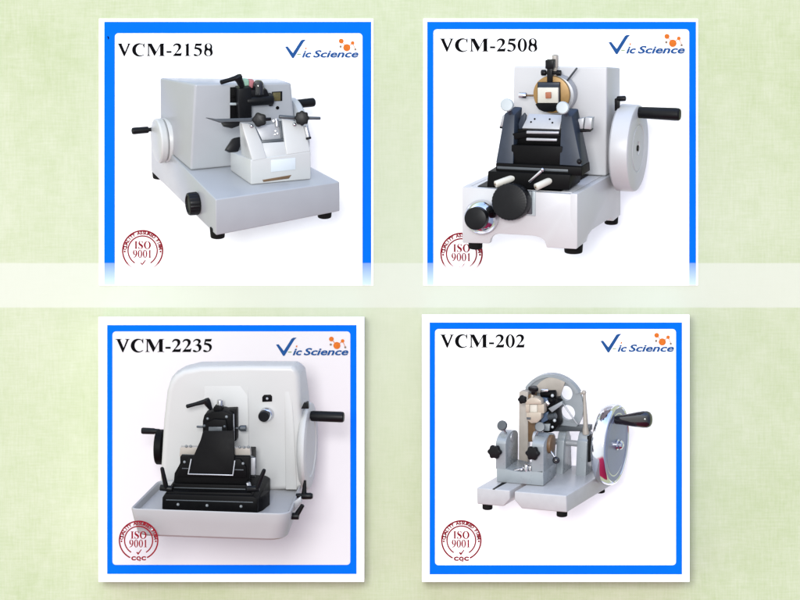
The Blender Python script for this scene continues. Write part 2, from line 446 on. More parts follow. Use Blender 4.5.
def card(label, outer, blue, inner, title, tx, ty, tw, logo, seal, thick, open_bottom, whitemat='card', cap=12.3, sealdep=None):
    cx, cy = (outer[0] + outer[2]) / 2, (outer[1] + outer[3]) / 2
    c = empty('display_card', Vector((0, 0, 0)), None, label, 'card', 'printed cards on the green wall')
    t = (CAMD - thick) / CAMD
    m = MB(); a = U(outer[0], outer[3], thick); b = U(outer[2], outer[1], thick)
    m.box((a.x, -thick, a.z), (b.x, -.2, b.z), .3, 2); m.build('backing', 'card', c)
    d0 = thick + .5
    m = MB()
    if open_bottom:
        x0, y0, x1, y1 = inner; r = 3.5
        arc = ell(x0 + r, -(y0 + r), r, r, 6, 180, 90) + ell(x1 - r, -(y0 + r), r, r, 6, 90, 0)
        flat(m, [[(blue[0], -blue[3]), (blue[0], -blue[1]), (blue[2], -blue[1]), (blue[2], -blue[3]), (x1, -blue[3])] + arc[::-1] + [(x0, -blue[3])]], d0)
        m.build('frame', 'blue_fade', c, smooth=False)
    else:
        flat(m, [rect(*blue), rrect(*inner, 3.5)], d0); m.build('frame', 'blue', c, smooth=False)
    if whitemat != 'card':
        m = MB(); flat(m, [rrect(inner[0] + .1, inner[1] + .1, inner[2] - .1, inner[3] - .1, 3.4)], d0 - .1); m.build('inner_panel', whitemat, c, smooth=False)
    # title
    m = MB()
    for g in serif(title, tx, ty, cap, tw): flat(m, g, d0 + .2)
    m.build('title_lettering', 'ink', c, smooth=False)
    # logo: tick, dash, lettering, molecule
    lx, ly, ls = logo                      # left end of tick, baseline, width scale
    X = lambda k: lx + k * ls
    Y = lambda k: -(ly - k * ls)
    m = MB()
    flat(m, [[(X(0), Y(10.5)), (X(2.6), Y(10.9)), (X(7.9), Y(4.2)), (X(15.8), Y(16.6)), (X(17.6), Y(17.6)), (X(20.9), Y(17.6)), (X(18.6), Y(15.3)), (X(8.6), Y(-.9)), (X(7.2), Y(-.9))]], d0 + .2)
    flat_text(m, 'ic', X(16.6), ly, 8.4 * ls, d0 + .25, .28, .26 * ls, 9.6 * ls, squash=1.15)
    flat_text(m, 'Science', X(27.6), ly, 8.6 * ls, d0 + .25, .28, .235 * ls, 45.5 * ls, squash=1.15)
    lg = m.build('logo_lettering', 'logo_blue', c, smooth=False)
    m = MB(); flat(m, [[(X(12.4), Y(3.4)), (X(16), Y(3.4)), (X(15.6), Y(2.5)), (X(12.0), Y(2.5))]], d0 + .2); m.build('logo_dash', 'green_ink', lg, smooth=False)
    m = MB()
    for k, h, r in ((56.2, 16.2, 2.4), (67.6, 14.3, 1.8), (61.8, 9.6, 3.6)): flat(m, [ell(X(k), Y(h), r * ls, r * ls, 24)], d0 + .35)
    for (a0, b0), (a1, b1) in (((56.2, 16.2), (61.8, 9.6)), ((67.6, 14.3), (61.8, 9.6)), ((67.6, 14.3), (70.3, 8.2))):
        dx, dy = b1 - b0, -(a1 - a0); L = math.hypot(dx, dy); dx *= .3 / L; dy *= .3 / L
        flat(m, [[(X(a0 + dx), Y(b0 + dy)), (X(a1 + dx), Y(b1 + dy)), (X(a1 - dx), Y(b1 - dy)), (X(a0 - dx), Y(b0 - dy))]], d0 + .28, .1)
    m.build('logo_molecule', 'orange', lg, smooth=False)
    m = MB(); flat(m, [[(X(20.4), Y(9.6)), (X(21.8), Y(9.6)), (X(21.4), Y(7.9)), (X(20.0), Y(7.9))]], d0 + .35); m.build('letter_dot', 'orange', lg, smooth=False)
    m = MB()
    for k, h, r in ((55.6, 10.6, 1.2), (70.3, 7.8, 1.1)): flat(m, [ell(X(k), Y(h), r * ls, r * ls, 16)], d0 + .35)
    m.build('logo_dot', 'brown', lg, smooth=False)
    # round quality seal
    sx, sy, sr = seal
    if sealdep:                               # this badge is fixed to the front of the machine's tray
        d0 = sealdep
    mm = 'maroon_fade' if open_bottom else 'maroon'
    m = MB(); q = sr / 19.7
    def ring(r, w, a0, a1):
        if a1 - a0 >= 360: flat(m, [ell(sx, -sy, r * q, r * q, 60), ell(sx, -sy, (r - w) * q, (r - w) * q, 60)], d0 + .2)
        else: flat(m, [ell(sx, -sy, r * q, r * q, 50, a0, a1) + ell(sx, -sy, (r - w) * q, (r - w) * q, 50, a1, a0)], d0 + .2)
    ring(19.8, 1.4, -64, 244); ring(14.6, 1.25, -58, 238)
    word = 'QUALITY ASSURED FIRM'
    for i, ch in enumerate(word):
        if ch == ' ': continue
        a = 176 - (i + .5) * 172 / len(word)
        flat_text(m, ch, sx + 15.6 * q * math.cos(R(a)), sy - 15.6 * q * math.sin(R(a)), 4.5 * q, d0 + .3, 0, .22 * q, rot=a - 90, align='CENTER', squash=.95)
    for a in (183, -3): flat(m, [ell(sx + 17.1 * q * math.cos(R(a)), -sy + 17.1 * q * math.sin(R(a)), .95 * q, .95 * q, 10)], d0 + .2)
    sl = m.build('seal_ring' if not sealdep else 'tray_seal_ring', mm, c, smooth=False)
    m = MB()
    for g in serif('ISO', sx - 8.2 * q, sy - 1.7 * q, 7.3 * q, 16.4 * q): flat(m, g, d0 + .2)
    for g in serif('9001', sx - 9.6 * q, sy + 6.9 * q, 7.6 * q, 19 * q): flat(m, g, d0 + .2)
    m.build('seal_lettering', mm, sl, smooth=False)
    m = MB(); zx, zy = sx, -(sy + 13.6 * q)
    flat(m, [[(zx - 2.4 * q, zy + 1.6 * q), (zx - 1.4 * q, zy + 2.3 * q), (zx - .4 * q, zy + 1.3 * q), (zx + 2.3 * q, zy + 4.6 * q), (zx + 3.2 * q, zy + 4.5 * q), (zx - .1 * q, zy - .6 * q), (zx - .8 * q, zy - .6 * q)]], d0 + .2)
    if not open_bottom:
        for i, ch in enumerate('CQC'):
            flat_text(m, ch, sx + (i - 1) * 5.0 * q, sy + 19.6 * q, 6.0 * q, d0 + .3, 0, .42 * q, width=4.7 * q, align='CENTER', squash=.85)
    m.build('seal_tick', mm, sl, smooth=False)
    if sealdep:
        for (u, v) in ((sx + 6.0, sy - 4.5), (sx + 13.5 * q, sy - 10.5 * q)):
            m = MB(); m.cyl(U(u, v, sealdep - 13), U(u, v, sealdep), .6, seg=10, bev=.1); m.build('badge_pin', 'card', sl)
        c['_seal'] = sl.name
    return c

c1 = card('thick blue framed white card behind the grey microtome with a black handle on each side',
          (99, 18.6, 373.5, 285.5), (104.2, 21.8, 371.2, 285), (114.8, 33.2, 362.4, 290), 'VCM-2158', 116.5, 56, 97, (285, 57.2, 1.0), (142.6, 250.6, 20.6), 1.2, True, cap=12.6)
c2 = card('thin blue framed white card behind the tall white microtome with thick white handwheel',
          (423.3, 18.6, 698, 285.5), (427.2, 21.8, 696, 285), (433.4, 29.2, 689.2, 290), 'VCM-2508', 439, 51.5, 99, (608.5, 53.2, 1.04), (461.5, 253.8, 21.2), 1.2, True, cap=13.0)
c3 = card('white bordered card with pinkish middle behind the microtome with domed cover and tray',
          (98.4, 317, 364.2, 582), (107.1, 325, 356.6, 574), (112.4, 331.4, 350.3, 564.9), 'VCM-2235', 115, 352, 98, (276, 355, .985), (138.6, 540.4, 19.8), 52, False, 'card_pink', cap=13.0, sealdep=263)
c4 = card('white bordered card behind the small open mechanism microtome with chrome handwheel',
          (422, 314.6, 689.6, 582), (429.6, 322.4, 682, 574.4), (435, 329, 676, 565.2), 'VCM-202', 439.5, 347.5, 86, (600.5, 351.5, 1.0), (461.3, 540.4, 20.2), 52, False, cap=13.0)
m = MB(); flat(m, [[(107, -36.2), (108.4, -36.4), (109.3, -38.3), (107.8, -39.8), (108, -38.3)]], 2.0); m.build('ink_speck', 'ink', c1, smooth=False)

def bracket(c, u0, v0, u1, v1, dep, start):      # arm from the card that carries the machine, inside its base
    m = MB(); a = U(u0, v1, dep); b = U(u1, v0, dep)
    m.box((a.x, -dep, a.z), (b.x, -start, b.z), 1.0, 2); m.build('bracket', 'card', c)

# ------------------------------------------------------------------ microtome with crank handles on both sides (grey)
def machine_a():
    f = Frame(22, 18, 215.5, 199.5, 232)
    t = empty('microtome', f.A, f.R, 'pale grey microtome on a broad low base, black crank handles sticking out both sides', 'microtome', 'microtomes mounted on the cards')
    on = f.on; Z0 = PZ(0)
    FL, FR, BL, BR = on(215.5, 199.5, Z0), on(339.8, 181.7, Z0), on(150.5, 134, Z0), on(254, 137, Z0)
    V = lambda x, y, z: Vector((x, y, z))
    down = lambda p, h: p + V(0, 0, -h)
    m = MB(); m.hexa([down(FL, 35.5), down(FR, 29.5), down(BR, 31), down(BL, 39)], [FL, FR, BR, BL], 1.3, 3)
    base = m.build('base', 'enamel_grey', t)
    for (u, v, z, r) in ((217.5, 229, -34, 7.4), (324.5, 209, -29, 7.2), (158.5, 170, -37, 6.5), (250, 150, -30, 6.5)):
        p = on(u, v, PZ(z)); m = MB(); m.cyl(p + V(0, 0, 2), p + V(0, 0, -8.5), r, r * .92, bev=1.2); m.build('foot', 'rubber', t)
    e = (BL - FL).normalized(); n = V(-e.y, e.x, 0).normalized()
    if n.x > 0: n = -n
    side = (FL.copy(), n)
    p = on(198.5, 203.2, side); m = MB()
    m.lathe(p, p + n, [(0, 9.5), (1.5, 11), (9, 10.8), (10.5, 10.2), (11, 8.6), (9.6, 7.8), (9.6, 0)], 48, 24, .02)
    m.build('base_knob', 'black', t)
    p = on(162.5, 159.5, side, .4); m = MB(); m.cyl(p, p + n * 3, 3.2); m.build('latch', 'brown', t)
    # housing
    hFL, hFR = on(190.5, 170.7, Z0), on(297, 160.5, Z0)
    tFL, tFR = on(195, 84.2, PY(hFL.y)), on(291, 82.8, PY(hFR.y))
    tBL, tBR = on(159.5, 77.7, PY(hFL.y + 82)), on(279, 78.6, PY(hFR.y + 82))
    hBL = on(160.5, 144.5, PZ(.2)); hBR = V(tBR.x + 4, tBR.y, .2)
    for q in (hFL, hFR): q.z = .2
    m = MB(); m.hexa([hFL, hFR, hBR, hBL], [tFL, tFR, tBR, tBL], 2.2, 4); hs = m.build('housing', 'enamel_grey', t)
    front = plane3(hFL, tFL, tFR)
    P = lambda u, v, o=0: on(u, v, front, o)
    fn = front[1]
    # left handwheel
    inn = on(163.2, 140, side, 3); m = MB()
    m.lathe(inn, inn + n, [(-.5, 17), (-.5, 20.6), (1, 21.8), (5.6, 21.8), (7, 20.8), (7.6, 18.5), (8, 8), (8.2, 0)], 56)
    w = m.build('handwheel', 'enamel_light', t)
    m = MB(); m.cyl(inn - n * 14, inn - n * 1.2, 22.3, 21.6, seg=48); m.build('wheel_boss', 'enamel_light', t)
    p = on(151.5, 129.4, (side[0] + n * 10, n)); m = MB(); m.cyl(p - n * 1.5, p + n * 5, 2.0); m.lathe(p + n * 3, p + n * 21, [(0, 2.6), (.8, 3.3), (15, 3.5), (16.4, 3.2), (17, 2), (17, 0)], 24)
    m.build('handle', 'black', w)
    # right handwheel
    rx = V(1, 0, 0)
    cr = on(287.5, 134.5, PY(hFR.y + 34)); cr.x = max(cr.x, hFR.x + 5)
    m = MB(); m.lathe(cr, cr + rx, [(-4, 24), (0, 34), (1.5, 35.5), (7, 35.5), (8.5, 34), (8.5, 20), (7, 19), (7, 0)], 64)
    m.lathe(V(hFR.x - 14, cr.y, cr.z), V(hFR.x, cr.y, cr.z), [(0, 20), (cr.x - hFR.x + 13, 20)], 40)
    w2 = m.build('handwheel', 'enamel_light', t)
    p = on(296, 104, PY(cr.y)); m = MB(); m.lathe(p, p + rx, [(-8, 3), (-7, 4.1), (16, 4.5), (18.4, 4.3), (19.6, 3.2), (20, 0)], 28); m.build('handle', 'black', w2)
    # specimen head
    m = MB(); m.plate(f, [(230.3, 87.5), (246, 86.6), (246, 118.5), (230.3, 119.5)], front, 1.0, 2, .4)
    m.plate(f, [(231, 96), (236, 95.8), (236, 98), (231, 98.2)], front, 1.8, 1, .2)
    gd = m.build('slide_opening', 'black_rough', t)
    m = MB(); m.cyl(P(229.5, 104, 3), P(241, 104, 3), 1.3); m.build('slide_rod', 'knob_white', t)
    m = MB(); m.plate(f, [(238.5, 89), (251.5, 87.2), (252, 118), (239.5, 119)], front, 14, 13, 1)
    m.plate(f, [(245, 91), (267, 89.2), (270, 97), (246, 98)], front, 12, 11, 1.2)
    m.cyl(P(246, 101.2, 10), P(273, 99.6, 10), 4.9, bev=1)
    m.plate(f, [(269, 95), (273.3, 94.5), (273.3, 106), (269.5, 106.5)], front, 9, 8, .6)
    hd = m.build('specimen_head', 'black', t)
    m = MB(); a = P(258.3, 93.5, 8); b = P(258.3, 80, 8); L = (b - a).length
    m.lathe(a, b, [(0, 5.8), (L * .55, 5.6), (L * .8, 4.9), (L * .95, 3), (L, 0)], 28); m.build('dome_knob', 'black_gloss', hd)
    m = MB(); m.lathe(P(220.2, 82.6, 12), P(238, 77.4, 12), [(0, 1.2), (.6, 2.2), (9, 2.1), (18.5, 2.7)], 20)
    m.lathe(P(237, 75.6, 12), P(242.2, 86.6, 11), [(0, 1.5), (.8, 4.3), (3.2, 4.5), (5, 3.6), (9, 3.2), (13, 2.4)], 24)
    m.build('clamp_lever', 'black', hd)
    m = MB(); m.plate(f, [(242.7, 79.4), (249, 79.8), (249, 88), (242.7, 88)], front, 6, 6, .4); m.build('specimen_cassette', 'mint', hd)
    m = MB(); m.plate(f, [(249.2, 79.8), (254, 80.3), (254, 88), (249.2, 88)], front, 6, 6, .4); m.build('specimen_cassette', 'pink', hd)
    m = MB(); m.plate(f, [(272, 92), (282.4, 91.4), (282.4, 101), (272, 101.4)], front, .9, 2, .3); wn = m.build('indicator_window', 'black', t)
    m = MB(); m.plate(f, [(273, 92.8), (280.5, 92.4), (280.5, 100.6), (273, 100.9)], front, 1.3, 1, .2); m.build('pane', 'olive', wn)
    m = MB(); m.cyl(P(277.5, 107.8, -.5), P(277.5, 107.8, .5), 1.7, bev=.1); m.build('socket', 'ink', t)
    # knife holder
    kFL, kFR, kBL = on(251, 185, Z0), on(311, 179.5, Z0), on(230.5, 170.8, Z0)
    kBR = kFR + (kBL - kFL)
    hgt = V(0, 0, 25)
    kf = plane3(kFL, kFR, kFL + hgt)
    m = MB(); m.hexa([p + V(0, 0, .3) for p in (kFL, kFR, kBR, kBL)], [kFL + hgt, kFR + hgt + V(0, 0, 3), kBR + hgt, kBL + hgt - V(0, 0, 6)], 1.0, 3)
    a, b = kFL + hgt, kFR + hgt + V(0, 0, 3)
    c = on(243, 123.5, PY(kFL.y + 13))
    sl = plane3(a, b, c)
    K = lambda u, v, o=0: on(u, v, sl, o)
    m.plate2(f, [(252.5, 161), (267, 158.5), (262.5, 143.5), (255, 126.5), (248, 123.2), (241, 122.4)], sl, 0, (44, 40, 26, 12, 9, 8), 1.0, 3)
    m.plate(f, [(286.5, 155), (310.8, 151.5), (308, 140), (304, 125), (292, 120), (282, 117.8), (284.5, 142)], sl, 0, 17, 1.0, 3)
    m.plate(f, [(262, 143), (285.5, 141.5), (288, 156), (266, 159.5)], sl, -1, 14, .8, 2)
    kh = m.build('knife_holder', 'enamel_light', t)
    m = MB(); m.plate(f, [(271, 160.2), (295.6, 157.8), (295.6, 169.5), (271, 172.2)], kf, .5, 1.2, .3); m.build('front_panel', 'recess', kh)
    m = MB(); m.plate(f, [(262.5, 180), (291.5, 175), (289, 178.6), (263.5, 182)], kf, .45, 1.2, .2); m.build('slot', 'brown', kh)
    m = MB(); m.plate(f, [(256, 127), (283, 122), (283.8, 138.5), (262.5, 141)], sl, -5, 3, .4); m.build('blade_plate', 'satin', kh)
    m = MB(); m.plate(f, [(261, 140.2), (284, 138.2), (284.4, 141), (262, 143.2)], sl, -2.2, 4, .3)
    m.plate(f, [(278.5, 121), (282, 120.6), (283.6, 138), (281.4, 138.4)], sl, -3.0, 3, .3); m.build('plate_edge', 'dark_grey', kh)
    m = MB()
    for (u, v, r) in ((275.5, 131, 1.0), (277.5, 133.5, 1.1), (275, 134.5, .9), (273.5, 121, 1.5)): m.cyl(K(u, v, -6), K(u, v, -3.8), r, seg=12, bev=.2)
    m.cyl(K(276.5, 118.5, -5), K(277, 127, -5), 2.2); m.build('plate_screw', 'steel', kh)
    m = MB(); m.plate(f, [(206.3, 117.4), (216, 118.8), (253, 117.8), (253, 121.2), (221, 122.2)], sl, 6, 5, .5); m.build('knife_guard', 'dark_grey', kh)
    m = MB(); m.plate(f, [(222, 122), (240, 121.6), (239.4, 125.6), (233, 128), (224.5, 126)], sl, 3, 6, .5)
    m.plate(f, [(226, 149.5), (233.4, 138), (240.3, 136.6), (240.6, 146), (238.5, 151.5), (231, 152)], sl, -3, 8, .8); m.build('guard_bracket', 'black', kh)
    m = MB(); m.cyl(K(279, 116.6, 3), K(298, 118, 3), 1.8); m.cyl(K(306, 118, 3), K(320.5, 118.3, 3), 1.5); m.build('cross_rod', 'dark_grey', kh)
    m = MB(); m.star(K(259.6, 119.6, 1), K(259.4, 119.8, 10), 6.6, 5, .08); m.cyl(K(264, 119.5, 4), K(271, 119, 4), 1.6); m.build('clamp_knob', 'black', kh)
    m = MB(); m.star(K(302, 118, 1), K(302, 118.2, 10), 6.8, 8, .07); m.build('clamp_knob', 'black', kh)
    m = MB(); a = K(305.6, 126, 0); b = K(308.6, 138.4, 0); m.cyl(a, b, 2.5); sc = m.build('clamp_screw', 'steel', kh)
    m = MB(); m.cyl(K(308.2, 137, 0), K(308.8, 139.4, 0), 2.7); m.build('screw_tip', 'black', sc)
    m = MB()
    for (u, v) in ((251.5, 126), (294.5, 124.5)): m.ball(K(u, v, .6), 2.0)
    m.build('pivot_screw', 'steel', kh)
    bracket(c1, 205, 166, 245, 178, 60, 0)
    return t
machine_a()

# ------------------------------------------------------------------ tall white microtome with big handwheel
def machine_b():
    f = Frame(-17.6, 12.3, 462, 187, 186)
    t = empty('microtome', f.A, f.R, 'tall white microtome with thick white handwheel and chrome dome knob low on its front', 'microtome', 'microtomes mounted on the cards')
    on = f.on; Z0 = PZ(0); V = lambda x, y, z: Vector((x, y, z))
    FL, FR, BR, BL = on(462, 187, Z0), on(576.2, 194.6, Z0), on(621, 169.5, Z0), on(507, 166, Z0)
    H = 56.5
    # base: front panel with an arched lower edge, side panels, top
    yf = PY(0)
    arch = [(462, 187), (576.2, 194.6), (576.6, 249.2), (546.5, 247.6), (544.5, 241), (540, 237.2), (534, 235.8), (499, 233.8), (494, 235), (491, 238.5), (489.6, 243.6), (462.3, 243)]
    m = MB()
    pts = [on(u, v, yf) for u, v in arch]
    m.prism(pts, V(0, 7, 0), .9, 2)
    e = (BR - FR).normalized(); n = V(e.y, -e.x, 0).normalized()
    if n.x < 0: n = -n
    side = (FR.copy(), n)
    Sd = lambda u, v, o=0: on(u, v, side, o)
    a0 = Sd(579, 193); b0 = BR.copy()
    spts = [Sd(577.3, 194), Sd(620.6, 169.8), Sd(620.6, 215), Sd(613.5, 221), Sd(611, 217.8), Sd(592, 230), Sd(588.5, 235), Sd(586.5, 241.4), Sd(577.3, 248.4)]
    m.prism(spts, n * -7, .7, 2)
    m.hexa([V(FL.x, 7.1, -50), V(FL.x + 7, 7.1, -50), V(BL.x + 7, BL.y, -50), V(BL.x, BL.y, -50)], [V(FL.x, 7.1, -.1), V(FL.x + 7, 7.1, -.1), V(BL.x + 7, BL.y, -.1), V(BL.x, BL.y, -.1)], .4)
    m.hexa([V(FL.x + 7.2, 7.1, -40), V(FR.x - 7.4, 7.1, -40), BR + V(-7.4, 0, -40), BL + V(7.2, 0, -40)], [V(FL.x + 7.2, 7.1, -.3), V(FR.x - 7.4, 7.1, -.3), BR + V(-7.4, 0, -.3), BL + V(7.2, 0, -.3)], .2)
    m.build('base', 'enamel_white', t)
    for (u, v, z, r) in ((475.5, 240.5, -54, 7), (573.5, 244.5, -54, 9.2), (611.3, 216, -47, 7), (520, 222, -47, 6)):
        p = on(u, v, PZ(z))
        m = MB(); m.cyl(p + V(0, 0, 3), p + V(0, 0, -8), r, r * .95, bev=1.4); m.build('foot', 'rubber', t)
    # housing column
    yh = on(606, 176.3, Z0).y
    tFL, tFR = on(513.7, 66, PY(yh)), on(607, 66.8, PY(yh))
    bFL, bFR = on(512.8, 170, PY(yh)), on(606, 177, PY(yh))
    dy = 44
    tBR = on(620.4, 67.6, PY(yh + dy)); tBL = on(527, 66.2, PY(yh + dy))
    m = MB(); m.hexa([V(bFL.x, yh, .2), V(bFR.x, yh, .2), V(bFR.x + 1, yh + dy, .2), V(bFL.x, yh + dy, .2)], [tFL, tFR, tBR, tBL], 1.8, 4)
    m.build('housing', 'enamel_white', t)
    # handwheel
    X = V(1, 0, 0)
    ci = on(619.3, 147.2, PX(bFR.x + 7)); m = MB()
    m.lathe(ci, ci + X, [(-6, 16), (-.5, 16), (-.5, 36), (-.2, 40.5), (1.5, 42.3), (16, 42.3), (18, 41.6), (18.9, 40), (18.9, 24), (18.3, 23.5), (18.3, 22.4), (18.9, 21.9), (18.9, 7), (17.8, 6.4), (17.8, 0)], 72)
    w = m.build('handwheel', 'enamel_white', t)
    p = ci + X * 17.8; m = MB(); m.cyl(p, p + X * 1.6, 3.0, seg=20); m.build('hub_bolt', 'black', w)
    ch = on(639, 112.4, PX(ci.x + 18.9)); m = MB()
    m.lathe(ch, ch + X, [(-1, 5), (1, 5.6), (36, 6.3), (39.5, 6.1), (41, 5), (41.4, 3), (41.4, 0)], 32); m.build('handle', 'black', w)
    m = MB(); yk = yh + 10
    m.plate(f, [(614.4, 98.6), (619, 98.2), (619, 111), (614.4, 111)], PY(yk), 0, 5, .8)
    m.cyl(on(617, 98.8, PY(yk + 2)), on(625.8, 98.4, PY(yk + 2)), 2.6, bev=1); m.build('lock_lever', 'black', t)
    # carriage
    m = MB(); m.prism([on(u, v, PZ(.7)) for u, v in ((477.5, 186), (561, 190.8), (592, 172.5), (512, 168))], V(0, 0, -.6)); m.build('slide_bed', 'black_rough', t)
    y1 = on(520, 188.3, PZ(.8)).y
    m = MB()
    m.plate(f, [(486.8, 186.8), (488, 171.2), (570.5, 175), (568.5, 190.2)], PY(y1), 0, 42, .8)
    m.plate(f, [(495.6, 173), (495.8, 163), (581.5, 167), (582, 176)], PY(y1 + 5), 0, 30, .8)
    car = m.build('carriage', 'black_rough', t)
    m = MB(); m.plate(f, [(497, 166.2), (568, 169.6), (568, 172.2), (497, 168.8)], PY(y1 + 5), .35, 1, .2); m.build('edge_highlight', 'dark_grey', car)  # lighter grey strip painted in as the highlight along the carriage
    # knife holder
    m = MB(); yb = y1 + 6; yt = y1 + 18
    tz = lambda u, v, y: on(u, v, PY(y))
    def pillar(bl, br, tfl, tfr, tbr, tbl, bdep):
        m.hexa([tz(*bl, yb), tz(*br, yb), tz(*br, yb) + V(0, bdep, 0), tz(*bl, yb) + V(0, bdep, 0)],
               [tz(*tfl, yt), tz(*tfr, yt), tz(*tbr, yt + 9), tz(*tbl, yt + 9)], .8, 2)
    pillar((495.8, 163), (513, 164), (504.2, 113.6), (514.6, 114.6), (522.4, 107), (514.6, 106.2), 26)
    pillar((559.5, 165), (582, 166.5), (561, 115), (571.5, 116), (578.4, 108.6), (569.6, 107.8), 26)
    kh = m.build('knife_holder', 'slate', t)
    m = MB(); m.plate(f, [(511.5, 145), (562, 146.5), (562, 167), (511, 166)], PY(yb + 3), 0, 14, .6); m.build('front_plate', 'black_rough', kh)
    return f, t, yb, yt, yh, y1, car
fb, tb, yb, yt, yh, y1, car = machine_b()
def machine_b2():
    f, t = fb, tb; on = f.on; V = lambda x, y, z: Vector((x, y, z))
    kh = [o for o in t.children if o.name.startswith('knife_holder')][0]
    m = MB(); m.plate(f, [(509, 129), (562, 130), (562, 146), (508.5, 145)], PY(yb + 12), 0, 10, .4)
    m.plate(f, [(512.5, 133.5), (527, 131.5), (560, 134.5), (560, 137), (527, 137), (513, 140)], PY(yb + 7), 0, 6, .4); m.build('knife_clamp', 'black_rough', kh)
    m = MB(); m.plate(f, [(526.5, 131), (558.8, 131.8), (558.6, 134), (526.4, 133.6)], PY(yb + 6.5), 0, 3, .3)
    m.plate(f, [(526.4, 138), (556.8, 139), (556.6, 141.2), (526.2, 140.6)], PY(yb + 6), 0, 3, .3); m.build('knife_edge', 'satin', kh)
    pl = plane3(on(526, 128, PY(yb + 9)), on(561, 129, PY(yb + 9)), on(530, 114, PY(yb + 17)))
    m = MB(); m.plate(f, [(522, 128), (559.5, 129.2), (562.5, 115), (529, 113.6)], pl, 0, 3, .4); pp = m.build('pressure_plate', 'satin', kh)
    m = MB()
    for u, v in ((531, 122), (534.7, 119), (549.7, 119.2), (552.4, 122.7)): m.cyl(on(u, v, pl, -.4), on(u, v, pl, .4), .95, seg=12, bev=.1)
    m.build('plate_hole', 'ink', pp)
    m = MB(); m.plate(f, [(516.5, 129), (521, 116.5), (524, 113), (526, 116), (524, 129)], PY(yb + 14), 0, 4, .4); m.build('side_stop', 'slate', kh)
    for (u, v, su, sv, r) in ((507.2, 105, 510.6, 114, 6.2), (563, 107.8, 567, 115.5, 6.0)):
        a = on(su, sv, PY(yt + 3)); b = on(u, v, PY(yt - 8)); ax = V(.1, -1, .22).normalized(); L = (b - a).length
        m = MB(); m.cyl(a, b, 2.6); st = m.build('clamp_screw', 'steel', kh)
        m = MB(); m.lathe(b, b + ax, [(-2.6, 4.5), (-2, r), (2.4, r), (3.2, r - .8), (3.4, 0)], 40, 20, .02); m.build('clamp_knob', 'knob_white', st)
    m = MB(); m.plate(f, [(578, 119), (584, 118), (583, 129), (577, 129)], PY(yb + 16), 0, 8, .6); m.plate(f, [(585.3, 117.4), (592.2, 118), (591, 129.4), (583.8, 129)], PY(yb + 15), 0, 9, .6)
    m.plate(f, [(499.6, 126.5), (502.4, 115.5), (505.5, 115.5), (503, 127)], PY(yb + 16), 0, 8, .5); m.build('lateral_stop', 'satin', kh)
    m = MB(); m.plate(f, [(574, 129.4), (591.2, 129.4), (590.6, 131.8), (580, 132.4), (574, 131)], PY(yb + 15), 0, 9, .4); m.plate(f, [(499.4, 126.6), (503, 127), (502.6, 128.8), (499.6, 128.4)], PY(yb + 16), 0, 8, .3); m.build('stop_rail', 'black', kh)
    m = MB(); m.ball(on(579.4, 161.5, PY(yb - .5)), 2.6); m.build('hinge_screw', 'black', kh)
    # specimen head
    yd = yh - 20
    c = on(551.3, 94.6, PY(yd)); Yn = V(0, -1, 0)
    m = MB(); b0 = on(556.5, 94.6, PY(yd + 10)); m.cyl(V(b0.x, yh - .3, b0.z), V(b0.x, yd + 5.4, b0.z), 18.6, seg=48); m.build('orientation_ring', 'satin', t)
    m = MB(); m.cyl(c + V(0, 5, 0), c, 18.1, seg=56, bev=.7); hd = m.build('specimen_disc', 'brass', t)
    m = MB(); m.plate(f, [(537.4, 82.2), (559.8, 82.2), (560.2, 105), (558, 109.5), (553, 111.8), (544, 112), (538.5, 109.4), (535.2, 104.5), (537.2, 103)], PY(yd), 3.0, 2.8, .5); cl = m.build('specimen_clamp', 'black', hd)
    m = MB(); m.plate(f, [(538, 82.6), (559.3, 82.6), (559, 87.4), (538, 87.4)], PY(yd), 5.4, 2.2, .4); m.build('clamp_jaw', 'slate', hd)
    m = MB(); m.plate(f, [(537.6, 87.7), (558, 87.7), (558, 103), (537.6, 103)], PY(yd), 7.0, 3.8, .4); m.build('specimen_block', 'wax', hd)
    m = MB(); m.plate(f, [(545.2, 92.4), (550.8, 92.2), (551, 98.4), (545.4, 98.6)], PY(yd), 9.2, 2.0, .5); m.build('specimen', 'sample', hd)
    m = MB(); m.plate(f, [(545, 60.2), (553.6, 60.2), (553.4, 69), (545.2, 69)], PY(yd), 5, 8, .8)
    m.plate(f, [(546.8, 68.5), (552, 68.5), (552, 82.4), (546.8, 82.4)], PY(yd), 4, 6, .6)
    m.cyl(on(541.4, 72.7, PY(yd)), on(561.2, 72.9, PY(yd)), 1.6)
    m.cyl(on(541.4, 72.7, PY(yd)), on(546, 72.7, PY(yd)), 2.9); m.cyl(on(556.6, 72.9, PY(yd)), on(561.2, 73, PY(yd)), 2.8)
    m.build('clamp_screw', 'black', hd)
    m = MB(); a = on(555.2, 77, PY(yd + 6)); b = on(555.2, 55, PY(yd + 6)); m.cyl(a, b, 2.4); m.cyl(on(555.2, 67, PY(yd + 6)), b, 3.2); m.build('locking_post', 'beige', hd)
    m = MB(); m.cyl(on(565.5, 83, PY(yd + 8)), on(577, 68, PY(yd + 2)), .95, seg=12); m.build('locking_rod', 'dark_grey', hd)
    m = MB(); m.cyl(on(526, 95.5, PY(yd + 2)), on(535, 95.5, PY(yd + 2)), 1.0, seg=12); rd = m.build('adjusting_screw', 'brown', hd)
    m = MB(); m.cyl(on(519, 95.3, PY(yd + 2)), on(526.4, 95.5, PY(yd + 2)), 2.9); m.build('screw_knob', 'steel', rd)
    # front controls
    m = MB(); m.plate(f, [(532, 191.4), (535.3, 191.6), (535.3, 216.2), (525, 215.5), (525, 213), (532, 213.4)], PY(0), 1.2, 1.2, .3); m.build('feed_plate', 'knob_white', t)
